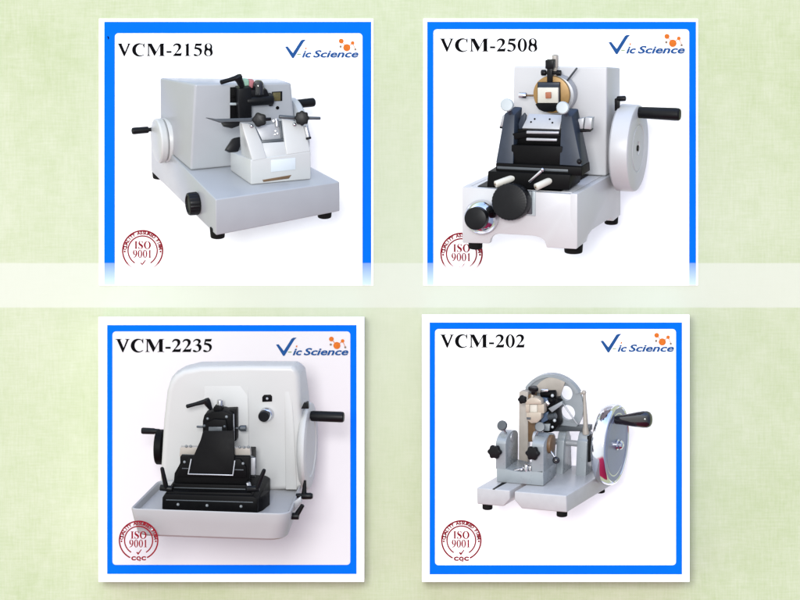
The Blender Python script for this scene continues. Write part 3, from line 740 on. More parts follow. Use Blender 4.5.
    m = MB(); m.plate(f, [(522, 190.8), (531.8, 191.2), (531.8, 214.4), (522, 214)], PY(0), 3, 2.9, .6); m.cyl(on(514, 201.5, PY(0)), on(514, 201.5, PY(-5)), 14); m.build('feed_bearing', 'dark_grey', t)
    p0 = on(514.2, 201.3, PY(-3)); p1 = on(509.2, 202, PY(-20)); m = MB(); L = (p1 - p0).length
    m.lathe(p0, p1, [(0, 14), (.6, 17.2), (L - 1.4, 17.6), (L - .4, 17), (L, 15.8), (L - .3, 0)], 96, 32, .012); m.build('feed_knob', 'black', t)
    q0 = on(483, 216.4, PY(-.2)); q1 = on(475, 218.8, PY(-27)); L = (q1 - q0).length; m = MB()
    m.lathe(q0, q1, [(0, 15.8), (2, 16.4), (5, 16.6)] + [(5 + 16.6 * math.sin(R(k)), 16.6 * math.cos(R(k))) for k in range(6, 51, 4)] + [(18, 0)], 64); dk = m.build('dome_knob', 'chrome', t)
    ax = (q1 - q0).normalized(); m = MB(); m.cyl(q0 + ax * 16.6, q0 + ax * (L - .5), 11.0, 10.9, seg=40, bev=1); m.build('dome_cap', 'black', dk)
    for (u, v, u2, v2, r) in ((495.3, 184.4, 514, 177.5, 3.3), (535.6, 187.3, 551, 180, 3.4)):
        a = on(u, v, PY(-3)); b = on(u2, v2, PY(y1 + 3)); b.x = a.x + (b.x - a.x); m = MB(); m.cyl(a, b, r, seg=24); rl = m.build('guide_roller', 'wax', t)
        d = (a - b).normalized(); m = MB(); m.cyl(a - d * .2, a + d * .5, 1.1, seg=12, bev=.2); m.build('roller_pin', 'brown', rl)
    m = MB(); m.cyl(on(529, 182, PY(y1 - 3)), on(542.6, 170, PY(y1 - 3)), 1.4); m.ball(on(542.6, 169.8, PY(y1 - 3)), 2.0); m.build('locking_lever', 'steel', t)
    bracket(c2, 528, 196, 562, 208, 70, 0)
machine_b2()

# ------------------------------------------------------------------ domed cover microtome with tray
def machine_c():
    f = Frame(-8, 14, 129.7, 509, 258)
    t = empty('microtome', f.A, f.R, 'white microtome with large domed cover and open tray around its black knife block', 'microtome', 'microtomes mounted on the cards')
    on = f.on; V = lambda x, y, z: Vector((x, y, z))
    Z0 = PZ(0)
    def rquad(pts, r, n=6):
        out = []
        for i in range(4):
            a, b, c = pts[i - 1], pts[i], pts[(i + 1) % 4]
            p = b + (a - b).normalized() * r[i]; q = b + (c - b).normalized() * r[i]
            for k in range(n + 1):
                s = k / n; out.append(p * (1 - s) ** 2 + b * 2 * s * (1 - s) + q * s ** 2)
        return out
    qt = [on(129, 508.6, Z0), on(290.3, 514.2, Z0), on(303.5, 480, Z0), on(157.5, 480, Z0)]
    cen = sum(qt, Vector()) / 4
    def ins(d, z, r):
        return [V(p.x, p.y, z) for p in rquad([q + (cen - q).normalized() * d for q in qt], r)]
    rings = [ins(9, -27.5, (12, 18, 8, 8)), ins(5.5, -25.5, (12, 18, 8, 8)), ins(2.6, -12, (9, 16, 8, 8)), ins(.6, -2, (8, 14, 8, 8)), ins(.8, -.6, (8, 14, 8, 8)), ins(1.6, 0, (8, 14, 8, 8)), ins(3.0, -.4, (8, 14, 8, 8)), ins(3.8, -1.2, (8, 13, 8, 8)), ins(5, -6.5, (8, 13, 8, 8))]
    m = MB(); bm = m.bm
    vr = [[bm.verts.new(p) for p in rg] for rg in rings]
    for a, b in zip(vr, vr[1:]):
        for i in range(len(a)): bm.faces.new((a[i], a[(i + 1) % len(a)], b[(i + 1) % len(a)], b[i]))
    bm.faces.new(vr[0][::-1]); bm.faces.new(vr[-1]); bmesh.ops.recalc_face_normals(bm, faces=bm.faces[:])
    m.build('tray', 'tray_grey', t)
    zf = -6.3
    yc = on(260, 489.8, PZ(zf)).y
    # cover
    fo = [(159.2, 496), (160.5, 475), (164, 420), (167.3, 391), (170, 382), (175, 375), (183, 370), (201, 366.4), (250, 365.4), (292, 365.6), (297, 368.6), (299.3, 375.5), (300.6, 400), (302.6, 440), (303.5, 489.8)]
    bo = [(166, 482), (166.5, 465), (168, 415), (170, 386), (172.5, 376), (178, 370), (187, 365), (202, 361.2), (250, 360.6), (298, 360.8), (303.5, 362.5), (306, 367.5), (309.5, 392), (313, 435), (315, 478)]
    A = [on(u, v, PY(yc)) for u, v in fo]; B = [on(u, v, PY(yc + 56)) for u, v in bo]
    B[0].z = A[0].z; B[-1].z = A[-1].z
    m = MB(); m.prism(A, None, 13, 9, taper=B)
    m.build('cover', 'cover_white', t); cv = [o for o in t.children if o.name.startswith('cover')][0]
    P = PY(yc)
    for pix in ([(203, 489, 1.6), (203.4, 420, 1.5), (204.5, 379, -.3), (247.6, 379, -.3), (248.8, 420, 1.5), (249.6, 489.3, 1.6)],
                [(285.8, 489.5, .9), (285, 420, .8), (284.6, 381, -.3), (290.5, 381, -.3), (293.6, 420, .8), (297, 489.6, .9)]):
        m = MB(); m.prism([on(u, v, P, o) for u, v, o in pix], None, .5, 3, taper=[on(u, v, P, -2.5) for u, v, o in pix])
        m.build('cover_rib', 'cover_white', cv)
    m = MB(); m.plate(f, [(262.2, 397), (264, 395), (270.5, 394.8), (272, 396.5), (272, 401.6), (262.2, 402)], P, .8, 1.6, .3); sk = m.build('socket', 'black_rough', t)
    m = MB(); m.ball(on(267.2, 398.6, P, .8), 1.3); m.build('socket_pin', 'satin', sk)
    m = MB(); a = on(267, 414, P, -.3); m.lathe(a, a + V(0, -1, 0), [(0, 6.6), (1, 7), (4.5, 6), (5.5, 5), (5.5, 0)], 40); kn = m.build('dial_knob', 'chrome', t)
    a = on(264.4, 415.4, P, 5); m = MB(); m.lathe(a, a + V(0, -1, 0), [(0, 5.4), (4.5, 5.2), (5.4, 4.4), (5.4, 0)], 32); m.build('dial_cap', 'black', kn)
    # right handwheel
    X = V(1, 0, 0)
    c = on(309.2, 446, PY(yc + 26)); m = MB()
    m.lathe(c, c + X, [(-7.5, 30), (-5.5, 38), (-3.5, 41), (-1, 42.3), (1.2, 41.4), (2.2, 39), (2.2, 30), (1.2, 29), (1.2, 0)], 64)
    m.cyl(c - X * 20, c - X * 5, 15); w = m.build('handwheel', 'cover_white', t)
    a = on(313, 416, PY(c.y - 6)); m = MB(); m.lathe(a, a + X, [(-4, 2.6), (-2, 2.6), (-2, 4.6), (0, 5.1), (27, 5.2), (29, 5), (30, 4), (30, 0)], 28); m.build('handle', 'black', w)
    m = MB(); m.plate(f, [(301, 408.8), (303.5, 403.4), (305, 403), (305, 405), (306, 402.2), (308, 402.4), (308.6, 408.8)], PY(yc - 1), 0, 5, .5); m.build('wheel_lock', 'black', t)
    # left handwheel, mostly behind the cover
    c2_ = on(161.2, 447, PY(yc + 26)); m = MB()
    m.lathe(c2_, c2_ - X, [(-4, 14), (-2, 17), (3.5, 17), (4.5, 16), (4.5, 0)], 48); m.cyl(c2_ - X * 3, c2_ + X * 8, 8); w2 = m.build('handwheel', 'black_rough', t)
    a = on(158.5, 431.4, PY(c2_.y)); m = MB(); m.lathe(a, a - X, [(-1, 2.4), (4, 2.6), (4, 3.0), (15.5, 3.2), (16.6, 2.6), (17, 0)], 24); m.build('handle', 'black', w2)
    # knife block
    y0 = 20.0
    m = MB()
    m.plate(f, [(162, 509.5), (162.3, 497.5), (165, 494), (253, 496.5), (257.5, 499), (257.5, 513.2)], PY(y0), 0, 70, .8)
    m.plate(f, [(166.5, 497), (168, 491.6), (251, 493), (253, 498)], PY(y0 + 3), 0, 60, .8)
    m.prism([on(u, v, PZ(on(258, 499, PY(y0)).z - 1)) for u, v in ((254, 499.2), (262.5, 496.5), (270, 490.5), (255, 491))], V(0, 0, -14), .6)
    m.build('slide_base', 'black_rough', t)
    m = MB()
    m.plate(f, [(172.8, 491.5), (174.4, 473.5), (180, 463.5), (180, 456.4), (249.6, 457), (249.6, 479), (246, 482), (245, 492.5)], PY(y0 + 16), 0, 36, .8)
    m.plate(f, [(172, 491.8), (172.6, 483.5), (246, 485.4), (246.4, 493)], PY(y0 + 12), 0, 20, .6)
    m.plate(f, [(180.5, 466), (188, 458), (240, 459), (246, 467), (246.3, 478), (176.2, 477)], PY(y0 + 13), 0, 20, .7)
    kh = m.build('knife_holder', 'black_rough', t)
    sl = plane3(on(188, 474.5, PY(y0 + 6)), on(233, 475.4, PY(y0 + 6)), on(200, 440, PY(y0 + 13)))
    m = MB(); m.plate(f, [(189.2, 473.6), (192.6, 458), (200.5, 440), (203, 431), (233.6, 431), (234.2, 458), (231.8, 474.4)], sl, 1.6, 4, .5); m.build('clamp_plate', 'black_rough', kh)
    m = MB(); m.tube([on(u, v, sl, 2) for u, v in ((191.2, 459), (188.2, 474), (232.8, 475.2), (234.8, 460.5))], .55, 10); m.build('wire_frame', 'satin', kh)
    m = MB(); m.plate(f, [(179.4, 456.4), (180.2, 447.2), (199, 447.4), (195, 456.6)], PY(y0 + 22), 0, 6, .5); m.plate(f, [(233, 457.4), (233, 448), (249.8, 448.2), (250.8, 457.6)], PY(y0 + 22), 0, 6, .5); bl = m.build('knife_rest', 'beige', kh)
    m = MB()
    for u, v in ((186.3, 445.6), (190.6, 445.6), (239.8, 446.4), (244, 446.6), (248.4, 446.4)): m.cyl(on(u, v + .6, PY(y0 + 22), -1), on(u, v + .6, PY(y0 + 22), .8), 1.3, seg=12, bev=.2)
    m.plate(f, [(182, 454.2), (194, 454.6), (193.4, 456.2), (181.6, 455.8)], PY(y0 + 22), .5, 1, .1); m.plate(f, [(234.5, 455), (250, 455.2), (255, 457.6), (234.5, 457.6)], PY(y0 + 22), .5, 1, .1); m.build('rest_screw', 'dark_grey', bl)
    m = MB()
    for a, b, yy in (((166, 499.5), (253, 502), y0 - .1), ((174, 487.2), (245.5, 489), y0 + 11.9), ((182, 468), (243.5, 469.6), y0 + 12.8)):
        m.plate(f, [a, b, (b[0], b[1] + .9), (a[0], a[1] + .9)], PY(yy), .25, 1, .1)
    m.build('edge_highlight', 'dark_grey', kh)  # thin lighter strips stand in for faint highlights on the black steps
    for u, v in ((178, 504.5), (241, 506.4), (207, 505.5)):
        m = MB(); m.cyl(on(u, v, PY(y0), -.3), on(u, v, PY(y0), .7), 1.5, seg=14, bev=.2); m.build('cap_screw', 'dark_grey', kh)
    m = MB()
    for u, v in ((184.5, 462), (243, 463.5)): m.cyl(on(u, v, PY(y0 + 13), -.3), on(u, v, PY(y0 + 13), .8), 1.4, seg=14, bev=.2)
    m.build('cap_screw', 'dark_grey', kh)
    m = MB(); m.plate(f, [(250, 457.8), (255.3, 458.2), (254.9, 475), (250, 475)], PY(y0 + 24), 0, 3, .4); m.build('side_plate', 'satin', kh)
    m = MB(); m.plate(f, [(250, 475.2), (255, 475.2), (255, 478), (250, 478)], PY(y0 + 24), .3, 3.4, .4); m.build('plate_stop', 'black', kh)
    for (tip, base, lo, hi) in (((161.8, 467), (166.2, 488), (160, 487.5), (172.5, 489)), ((264.6, 469), (257, 488.5), (247, 489), (259.5, 488.5))):
        a = on(*base, PY(y0 + 6)); b = on(*tip, PY(y0 + 2)); L = (b - a).length; m = MB()
        m.lathe(a, b, [(0, 2.0), (3, 2.4), (L - 2, 1.9), (L - .6, 1.5), (L, 0)], 20); m.cyl(on(*lo, PY(y0 + 7)), on(*hi, PY(y0 + 7)), 3.0, bev=.8); m.build('locking_lever', 'black', kh)
    m = MB(); m.cyl(on(247, 482.5, PY(y0 + 20)), on(249.5, 491, PY(y0 + 20)), 3); m.build('lever_bush', 'satin', kh)
    # specimen head
    yd = yc - 26; D = PY(yd)
    m = MB(); m.plate(f, [(202.4, 440), (202.6, 421), (204.2, 415), (212.5, 412), (222.5, 411), (232.4, 414.6), (232.6, 440)], D, 0, 18, 1.2)
    m.plate(f, [(213, 413), (213.4, 407.4), (216, 406.2), (220.4, 406.2), (222, 407.6), (222.4, 413)], D, -3, 10, .9)
    m.plate(f, [(205, 440), (206, 423), (214, 419), (226, 420), (229, 440)], D, 3, 5, 1.0); hd = m.build('specimen_head', 'black_rough', t)
    m = MB(); m.plate(f, [(208.5, 427), (222, 427), (222, 438), (208.5, 438)], D, 4.2, 2, .4); m.build('cassette_jaw', 'dark_grey', hd)
    m = MB(); m.cyl(on(226.5, 416.8, D, -.5), on(226.5, 416.8, D, .9), 1.5, seg=16, bev=.3); m.cyl(on(207.6, 418.6, D, -.5), on(207.6, 418.6, D, .9), 1.3, seg=16, bev=.3); m.build('head_screw', 'dark_grey', hd)
    m = MB(); m.plate(f, [(221, 410.6), (236, 409.8), (236.2, 441), (226, 441)], D, -9, 12, .8); m.build('back_plate', 'black_rough', hd)
    m = MB(); m.tube([on(u, v, D, -6) for u, v in ((222, 411), (228, 412), (233.4, 414.6), (234, 440))], .8, 10); m.build('steel_edge', 'steel', hd)
    m = MB(); m.cyl(on(220, 408, D, -8), on(220, 400, D, -8), 2.9, seg=30); m.build('knurled_screw', 'steel', hd)
    m = MB(); m.lathe(on(186.2, 406.6, D, 0), on(206, 401.2, D, 0), [(0, 1.0), (.7, 1.9), (9, 1.8), (20.5, 2.5)], 20)
    m.lathe(on(205.4, 398.8, D, 0), on(211.6, 410.8, D, -2), [(0, 1.4), (.8, 3.4), (3, 3.7), (6, 3.2), (12, 1.6)], 24); m.build('clamp_lever', 'black', hd)
    m = MB(); m.cyl(on(196.6, 426.7, D, -4), on(206, 427, D, -4), 1.1, seg=12); m.ball(on(204.6, 425.8, D, .5), 1.5); m.ball(on(224.6, 426.4, D, 2.6), 1.4); m.build('side_screw', 'dark_grey', hd)
    m = MB(); m.cyl(on(230, 428, D, -10), on(241, 428.2, D, -10), .9, seg=12); m.lathe(on(238.6, 428.2, D, -10), on(245.6, 428.2, D, -10), [(0, 1.2), (2, 2.9), (7, 2.9), (7.4, 2.4)], 24); m.build('side_knob', 'dark_grey', hd)
    # neck joining the head to the cover
    m = MB(); m.plate(f, [(204, 419), (230, 418), (230, 440), (204, 440)], D, -17, 10, .5); m.build('head_slide', 'black_rough', hd)
    # levers on the right flank of the tray
    xr = PX(on(296, 500, PY(60)).x + 2)
    def flank(u, v): return on(u, v, xr)
    m = MB(); m.cyl(on(296, 495.8, PY(66)), on(305, 495.6, PY(66)), 2.4); m.lathe(on(301, 496, PY(66)), on(312.8, 496, PY(66)), [(0, 2.6), (2, 3.3), (9.5, 3.1), (11.2, 2.2), (11.6, 0)], 24)
    m.lathe(on(304, 494, PY(66)), on(305, 480.5, PY(66)), [(0, 2.6), (6, 2), (13.5, 1.2)], 16); m.build('flank_lever', 'black', t)
    m = MB(); m.lathe(on(303, 504.6, PY(34)), on(296.5, 515, PY(34)), [(0, 1.0), (.6, 2.0), (9, 2.4), (12, 2.6)], 20); m.cyl(on(289.4, 516, PY(34)), on(299, 516.2, PY(34)), 3.3, bev=.9)
    m.plate(f, [(287.4, 512), (290, 512), (289, 525.5), (286.8, 527.5)], PY(26), 0, 6, .4); m.build('flank_lever', 'black', t)
    m = MB(); m.plate(f, [(290.5, 504), (300.5, 497), (301.5, 503), (292.5, 512.5)], PY(44), 0, 4, .5); m.build('lever_plate', 'satin', t)
    bracket(c3, 196, 440, 240, 470, 102, 48)
    return t
tc_ = machine_c()
bpy.context.view_layer.update()
badge = bpy.data.objects[c3['_seal']]; del c3['_seal']
badge.parent = tc_; badge.matrix_parent_inverse = tc_.matrix_world.inverted()

# ------------------------------------------------------------------ open mechanism microtome with chrome wheel
def machine_d():
    f = Frame(-21, 13.8, 476.5, 487.7, 194)
    t = empty('microtome', f.A, f.R, 'small grey metal microtome with exposed mechanism, perforated disc and chrome rimmed handwheel', 'microtome', 'microtomes mounted on the cards')
    on = f.on; V = lambda x, y, z: Vector((x, y, z)); Z0 = PZ(0)
    FL, FR, BR, BL = on(476.5, 487.7, Z0), on(566.3, 495.8, Z0), on(612, 468.5, Z0), on(528, 461, Z0)
    sL, sR = on(509.8, 490, Z0), on(514.6, 493, Z0)
    back = BR - FR
    hz = V(0, 0, -17)
    Yf = PY(0)
    m = MB()
    # two rails joined at the back, front ends chamfered beside the slot
    lp = [on(u, v, Yf) for u, v in ((476.5, 487.7), (509.8, 490.6), (509.8, 499.6), (503.5, 506.4), (477, 504.2))]
    m.prism(lp, back * .62, 1.1, 3)
    rp = [on(u, v, Yf) for u, v in ((514.4, 491.4), (566.3, 495.8), (566.8, 512.6), (521.5, 508.6), (514.4, 500))]
    m.prism(rp, back, 1.1, 3)
    q = FL + back * .62 + V(0, .2, 0); q2 = sR + back * .62
    a = lp[0] + back * .625; b = rp[0] + back * .625 - V(.3, 0, 0)
    m.hexa([a + hz, b + hz, b + hz + back * .37, a + hz + back * .37], [a, b, b + back * .37, a + back * .37], .6)
    m.build('base', 'hammer_light', t)
    m = MB(); k0 = on(494, 487.3, PZ(.3)); m.prism([on(u, v, PZ(.5)) for u, v in ((492.5, 489), (494.5, 489.2), (507, 482.6), (502, 482.6))], V(0, 0, -.4)); m.build('base_slot', 'black_rough', t)
    for (u, v, r) in ((487.5, 503.5, 4.9), (562, 510.5, 5.2), (600, 487, 4.8), (533, 480, 4.8)):
        p = on(u, v, PZ(-16.5)); m = MB(); m.cyl(p + V(0, 0, 1.5), p + V(0, 0, -5.5), r, bev=1); m.build('foot', 'rubber', t)
    # knife holder: a U-shaped casting with two cheeks
    y0 = on(520, 484.4, PZ(.4)).y
    K = PY(y0)
    TH = 36
    m = MB()
    m.plate(f, [(496.6, 481.8), (496.4, 467.5), (506, 469), (518, 472), (534, 471.5), (543.2, 470), (543.4, 486)], K, 0, TH, .8)
    def cheek(x0, x1, v0, v1, vtop):
        a = on(x0, v0, K); b = on(x1, v1, K); top = on((x0 + x1) / 2, vtop, K).z
        zb = a.z - 1; rr = TH * .5
        prof = [(0, zb)] + [(0, top - 8)] + [(rr - rr * math.cos(R(s)), top - 8 + 8 * math.sin(R(s))) for s in range(0, 181, 15)] + [(TH, zb)]
        m.prism([V(a.x, y0 + py, pz) for py, pz in prof], V(b.x - a.x, 0, 0), .7, 2)
    cheek(495.6, 505.6, 468, 469, 435.5)
    cheek(531.5, 543.3, 471, 470.4, 438.5)
    kh = m.build('knife_holder', 'hammer', t)
    Kn = V(0, -1, 0)
    for (u, v) in ((495, 451.6), (533, 453)):
        p = on(u, v, PY(y0 - 4)); m = MB(); m.star(p + V(0, 5, 0), p + V(0, -3.5, 0), 6.4, 6, .10); m.build('star_knob', 'black', kh)
    for (cu, cv, su, sv) in ((502, 425.5, 509, 440), (540, 427, 534.5, 440)):
        a = on(su, sv, PY(y0 + 14)); b = on(cu, cv, PY(y0 + 6)); ax = (b - a).normalized(); m = MB(); m.cyl(a, b, 1.2, seg=12); st = m.build('tilt_screw', 'steel', kh)
        d = (ax + V(0, -1.6, 0)).normalized(); m = MB(); m.lathe(b - d, b, [(-1.2, 4.0), (-.6, 4.9), (1.6, 4.9), (2.2, 4.3), (2.4, 0)], 32, 16, .03); m.build('disc_knob', 'dark_grey', st)
    m = MB(); m.cyl(on(549, 449, PY(y0 + 14)), on(555.6, 458.6, PY(y0 + 10)), .9, seg=12); lv = m.build('tilt_lever', 'steel', kh)
    m = MB(); m.ball(on(556.2, 460.3, PY(y0 + 10)), 3.7, V(0, -1, 0)); m.build('lever_ball', 'black_gloss', lv)
    m = MB(); m.tube([on(u, v, PY(y0 + 3)) for u, v in ((505.4, 470.6), (512, 471.2), (520, 469), (525, 467.4))], 1.2, 10); m.ball(on(505.6, 470.8, PY(y0 + 2)), 1.6); m.ball(on(521.5, 469.4, PY(y0 + 2)), 1.8)
    m.cyl(on(526.5, 472, PY(y0 + 3)), on(526.5, 464.5, PY(y0 + 3)), 2.6); m.cyl(on(530.5, 471.5, PY(y0 + 3)), on(530.5, 466, PY(y0 + 3)), 1.8); m.build('adjusting_screw', 'steel', kh)
    for (u, v, r) in ((510.5, 436.8, 4.6), (536, 437.5, 6.2), (550.5, 444, 9)):
        p = on(u, v, PX(on(u, v, PY(y0 + 18)).x)); m = MB(); m.cyl(p - V(2, 0, 0), p + V(2.5, 0, 0), r, seg=32); m.build('clamp_ring', 'satin' if r < 8 else 'brown', kh)
    # upright column
    yk = y0 + 42
    m = MB(); m.plate(f, [(518.6, 476), (518.8, 392.2), (522, 390.8), (528, 392), (527.8, 476)], PY(yk), 0, 7, .8); m.build('column', 'beige', t)
    m = MB(); m.plate(f, [(527.8, 442), (527.8, 395), (535, 392), (535.5, 430), (532, 442)], PY(yk + 1), 0, 6, .6); m.build('column_slide', 'brown', t)
    # sector disc with two round windows
    ys = yk + 12
    pl = PY(ys)
    def to2(u, v): p = on(u, v, pl); return (p.x, p.z)
    cx, cz = to2(552.5, 405.5); r0 = to2(552.5, 374.3)[1] - cz
    rim = ell(cx, cz, r0, r0, 64)
    rim = [p for p in rim]
    cut = to2(578, 427)[1]
    out = [(x, max(z, cut)) for x, z in rim]
    h1 = ell(*to2(566.3, 393.3), 6.2, 7.3, 28); h2 = ell(*to2(567.8, 412.6), 7.3, 7.5, 28)
    me = curve_mesh([out, h1, h2], 2.0)
    m = MB(); m.add_mesh(me, Matrix(((1, 0, 0, 0), (0, 0, -1, ys + 2), (0, 1, 0, 0), (0, 0, 0, 1)))); bpy.data.meshes.remove(me)
    me = curve_mesh([ell(cx, cz, r0 + .4, r0 + .4, 40, 30, 150) + ell(cx, cz, r0 - 2.6, r0 - 2.6, 40, 150, 30)], 4.2)
    m.add_mesh(me, Matrix(((1, 0, 0, 0), (0, 0, -1, ys + 1.5), (0, 1, 0, 0), (0, 0, 0, 1)))); bpy.data.meshes.remove(me)
    sd = m.build('sector_disc', 'hammer', t)
    m = MB(); arc = [on(u, v, pl, 2.5) for u, v in ((533.2, 392), (536, 386.5), (540.5, 381.6), (546, 378.2), (552, 376.8), (558, 377.2), (566, 379.4), (563, 388), (560, 396.5), (545, 394.5))]
    m.prism(arc, V(0, 2.2, 0), .4); m.build('scale_plate', 'beige', sd)
    m = MB(); m.plate(f, [(548, 431.5), (548, 425.6), (590, 426), (590, 431.5)], PY(ys + 1), 0, 8, .6); m.build('cross_bar', 'dark_grey', t)
    m = MB(); m.cyl(on(561.5, 401.5, pl, 3.5), on(577.5, 424.5, pl, 3.5), .8, seg=10); m.build('link_rod', 'satin', sd)
    m = MB(); p0 = on(586, 434, PY(ys + 2)); p1 = on(584.3, 393, PY(ys + 2)); L = (p1 - p0).length
    m.lathe(p0, p1, [(0, 3.4), (5, 3.2), (8, 2.4), (L - 3, 1.4), (L, 1.4)], 20); m.ball(on(584, 392.4, PY(ys + 2)), 2.3); m.cyl(on(580, 394, PY(ys + 2)), on(584, 392.4, PY(ys + 2)), 1); m.build('pawl_rod', 'beige', t)
    # mechanism between column and disc
    yd = yk - 10; D = PY(yd)
    m = MB()
    m.cyl(on(541, 394, D), on(556, 393.4, D), 3.4); m.cyl(on(543, 397, D, -4), on(561, 404, D, -4), 5)
    m.plate(f, [(540, 403), (557, 398.5), (559, 405), (555, 411), (540, 411)], D, 1, 12, .8)
    m.plate(f, [(538, 411), (556, 409), (558, 426), (554, 431), (540, 430)], D, -1, 16, 1.2)
    m.cyl(on(548, 431, D, -6), on(548, 420, D, -6), 6); m.ball(on(551.5, 400.5, D, 4), 3.5)
    m.build('feed_mechanism', 'black_rough', t)
    m = MB(); m.cyl(on(541, 390.6, D, 3), on(548.5, 390.4, D, 3), 1.7); m.build('pivot_pin', 'steel', t)
    m = MB(); m.lathe(on(548.5, 417, D, 1), on(556.5, 415.6, D, 1), [(k * .8, 3.4 if k % 2 else 2.6) for k in range(11)], 20); m.build('tension_spring', 'dark_grey', t)
    m = MB()
    for u, v, r in ((543.5, 406.3, 1.5), (554.6, 420.5, 1.6), (552.5, 427, 1.3), (552.4, 395.6, 1.6)): m.cyl(on(u, v, D, 0), on(u, v, D, 5), r, seg=14, bev=.3)
    m.build('cap_screw', 'hammer', t)
    m = MB(); m.plate(f, [(543, 424), (550, 424), (549, 431), (544, 431)], D, 3, 3, .5); m.build('feed_block', 'hammer', t)
    m = MB(); m.plate(f, [(548, 408.5), (561.5, 401.5), (562.5, 404.6), (552, 412.5)], D, 3, 4, .5); m.build('feed_arm', 'hammer', t)
    # specimen clamp
    m = MB(); yq = yd - 14; Q = PY(yq)
    m.plate(f, [(525.2, 403), (527, 400), (531.5, 397.6), (537, 398), (541, 401), (541.5, 404.5), (525.4, 404.5)], Q, 0, 9, .7)
    m.plate(f, [(525.4, 404.4), (529.2, 404.4), (529.2, 412.5), (525.4, 412.5)], Q, 0, 9, .5); m.plate(f, [(537.4, 404.4), (544, 404.4), (544, 413.5), (537.4, 413.5)], Q, -1, 9, .5)
    m.plate(f, [(526, 412.4), (541, 412.4), (541, 419), (537, 423), (531, 423.4), (526.6, 420)], Q, -.5, 8, .8)
    m.cyl(on(532.4, 400, Q, -3), on(532.4, 394.6, Q, -3), 1.4, seg=14); sc = m.build('specimen_clamp', 'tan', t)
    m = MB(); m.plate(f, [(529.3, 404.7), (537.2, 404.7), (537.2, 412.2), (529.3, 412.2)], Q, -2, 5, .4); m.build('specimen_block', 'wax', sc)
    m = MB(); m.plate(f, [(526.5, 417.4), (530.5, 417.6), (530.5, 419.8), (526.8, 419.6)], Q, .3, 1, .2); m.build('clamp_slot', 'dark_grey', sc)
    m = MB(); m.lathe(on(533.2, 394.5, Q, -3), on(533.8, 386.8, Q, -3), [(0, 1.5), (2.6, 2.2), (4.4, 4.6), (6.4, 4.9), (7.6, 4.2)], 40, 3, .12); m.build('clamp_screw', 'black', sc)
    m = MB(); m.star(on(524.5, 398.5, Q, -6), on(521.4, 400, Q, 1), 3.9, 5, .1); m.build('side_screw', 'black', sc)
    m = MB(); m.plate(f, [(541.2, 397.4), (547, 398.4), (548.4, 404), (544, 404)], D, 4, 6, .6); m.plate(f, [(541, 413.5), (548, 412), (548, 420), (541, 424)], D, 2, 6, .6); m.build('guide_shoe', 'blue_part', t)
    m = MB(); m.cyl(on(546, 401.4, D, 5), on(549.5, 404.6, D, 5), 2.8); m.build('guide_screw', 'steel', t)
    # shaft bearings
    X = V(1, 0, 0); yb_ = on(583, 476, PZ(.3)).y
    def bearing(u0, u1, vb, vt, flare, dep):
        a = on(u0, vb, PY(yb_)); b = on(u1, vb, PY(yb_)); tp = on(u0, vt, PY(yb_)).z; w = dep
        rr = w * .5 - flare
        prof = [(-flare * 1.0, .3), (0 + flare * .2, tp - rr)] + [(w / 2 - rr * math.cos(R(s)), tp - rr + rr * math.sin(R(s))) for s in range(15, 166, 15)] + [(w - flare * .2, tp - rr), (w + flare, .3)]
        mm = MB(); mm.prism([V(a.x, yb_ + py, pz) for py, pz in prof], V(b.x - a.x, 0, 0), .7, 2); return mm
    bearing(556, 563.6, 474, 432.4, 3, 22).build('shaft_bearing', 'hammer', t)
    bearing(576.4, 586.6, 476, 433, 3, 22).build('shaft_bearing', 'hammer', t)
    s0 = on(552, 441, PY(yb_ + 9)); s1 = on(606, 444.6, PY(yb_ + 9)); s1 = V(s1.x, s0.y, s0.z)
    m = MB(); m.cyl(s0, s1, 3.0); m.cyl(s1 - X * 13, s1 - X * 3, 6.5); m.build('drive_shaft', 'satin', t)
    m = MB(); m.plate(f, [(587, 436), (590.4, 437), (590.4, 462), (587, 462.5)], PY(yb_ + 3), 0, 10, .5); m.build('bearing_cap', 'black', t)
    # handwheel with chrome rim
    c = on(616, 444.6, PY(s0.y)); m = MB()
    m.lathe(c, c + X, [(-14.5, 30), (-14.2, 34), (-12.6, 37), (-9, 38.8), (-3, 39.3), (-.4, 38.9), (.8, 38), (1.3, 36.8), (1.0, 36), (.4, 35.6), (.4, 31)], 96)
    w = m.build('handwheel', 'chrome', t)
    m = MB(); m.lathe(c, c + X, [(-13.6, 31), (-13.6, 8), (-16, 8), (-16, 0)], 64); m.lathe(c, c + X, [(.1, 35.4), (.7, 35), (.7, 31), (.2, 30.4), (.2, 29.8), (.7, 29.2), (.7, 6), (.7, 0)], 80); m.build('wheel_disc', 'disc_steel', w)
    m = MB(); m.lathe(c, c + X, [(.9, 5.2), (2, 5.2), (3, 4.2), (5, 4.4), (6.6, 3.4), (7.4, 1.8), (7.6, 0)], 32); m.build('hub_nut', 'chrome', w)
    h = on(615.5, 420, PX(c.x + 1)); m = MB()
    m.lathe(h, h + X * 1 + V(0, 0, .12), [(-.2, 3.6), (1, 4.2), (6, 4.7), (14, 6.0), (22, 7.4), (28, 8.2), (32, 8.1), (34.6, 6.8), (36, 4.6), (36.6, 2), (36.7, 0)], 40); m.build('handle', 'black_gloss', w)
    bracket(c4, 545, 490, 560, 500, 118, 48)
machine_d()

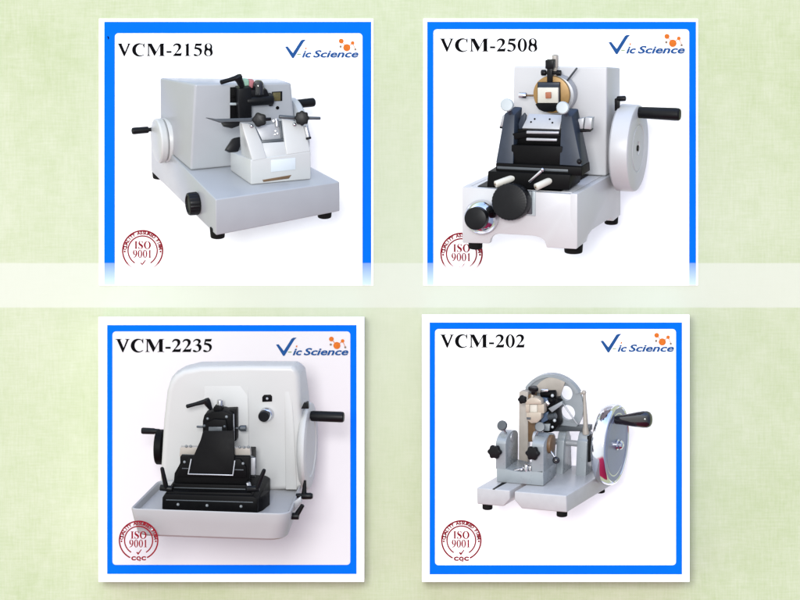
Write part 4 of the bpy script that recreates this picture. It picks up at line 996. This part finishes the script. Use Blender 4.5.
# ------------------------------------------------------------------ light, world, camera
world = bpy.data.worlds.new('World'); scene.world = world; world.use_nodes = True
nt = world.node_tree; bg = nt.nodes['Background']
tc = nt.nodes.new('ShaderNodeTexCoord'); sp = nt.nodes.new('ShaderNodeSeparateXYZ')
nt.links.new(tc.outputs['Generated'], sp.inputs['Vector'])
def ramp(sock, stops):
    mr = nt.nodes.new('ShaderNodeMapRange'); mr.inputs['From Min'].default_value = -1; mr.inputs['From Max'].default_value = 1
    nt.links.new(sock, mr.inputs['Value'])
    r = nt.nodes.new('ShaderNodeValToRGB'); nt.links.new(mr.outputs['Result'], r.inputs['Fac'])
    e = r.color_ramp.elements
    while len(e) < len(stops): e.new(.5)
    for k, (p, c) in enumerate(stops): e[k].position = (p + 1) / 2; e[k].color = (*c, 1)
    return r.outputs['Color']
# a pale studio over a dark red cloth, dimmer and bluer on the right
vert = ramp(sp.outputs['Z'], [(-1, (.34, .02, .07)), (-.62, (.46, .035, .11)), (-.52, (.80, .86, .86)), (0, (.93, .93, .93)), (.4, (1.12, 1.14, 1.15)), (.7, (1.45, 1.55, 1.65)), (.88, (.9, 1.15, 1.75)), (1, (.55, .8, 1.6))])
hor = ramp(sp.outputs['X'], [(-1, (1.35, 1.34, 1.33)), (-.2, (1.1, 1.1, 1.1)), (.4, (.85, .87, .9)), (.7, (.46, .51, .66)), (1, (.28, .33, .52))])
mx = nt.nodes.new('ShaderNodeMix'); mx.data_type = 'RGBA'; mx.blend_type = 'MULTIPLY'; mx.inputs['Factor'].default_value = 1
nt.links.new(vert, mx.inputs['A']); nt.links.new(hor, mx.inputs['B']); nt.links.new(mx.outputs['Result'], bg.inputs['Color'])
bg.inputs['Strength'].default_value = 1.3

def area(name, loc, target, size, energy, color=(1, 1, 1)):
    l = bpy.data.lights.new(name, 'AREA'); l.shape = 'SQUARE'; l.size = size; l.energy = energy; l.color = color
    o = bpy.data.objects.new(name, l); COL.objects.link(o); o.location = loc
    o.rotation_euler = (Vector(target) - Vector(loc)).to_track_quat('-Z', 'Y').to_euler()
    return o
area('softbox', (-.56, -8.4, .62), (0, 0, 0), 1.5, 580)

cam = bpy.data.cameras.new('camera'); co = bpy.data.objects.new('camera', cam); COL.objects.link(co)
co.location = (0, -CAMD * S, 0); co.rotation_euler = (R(90), 0, 0)
cam.sensor_fit = 'HORIZONTAL'; cam.sensor_width = 36; cam.lens = 36 * CAMD / 800; cam.clip_end = 100; cam.clip_start = .1
scene.camera = co
scene.view_settings.view_transform = 'Standard'; scene.view_settings.look = 'None'
scene.view_settings.exposure = 0; scene.view_settings.gamma = 1
scene.render.resolution_x = 1024; scene.render.resolution_y = 768
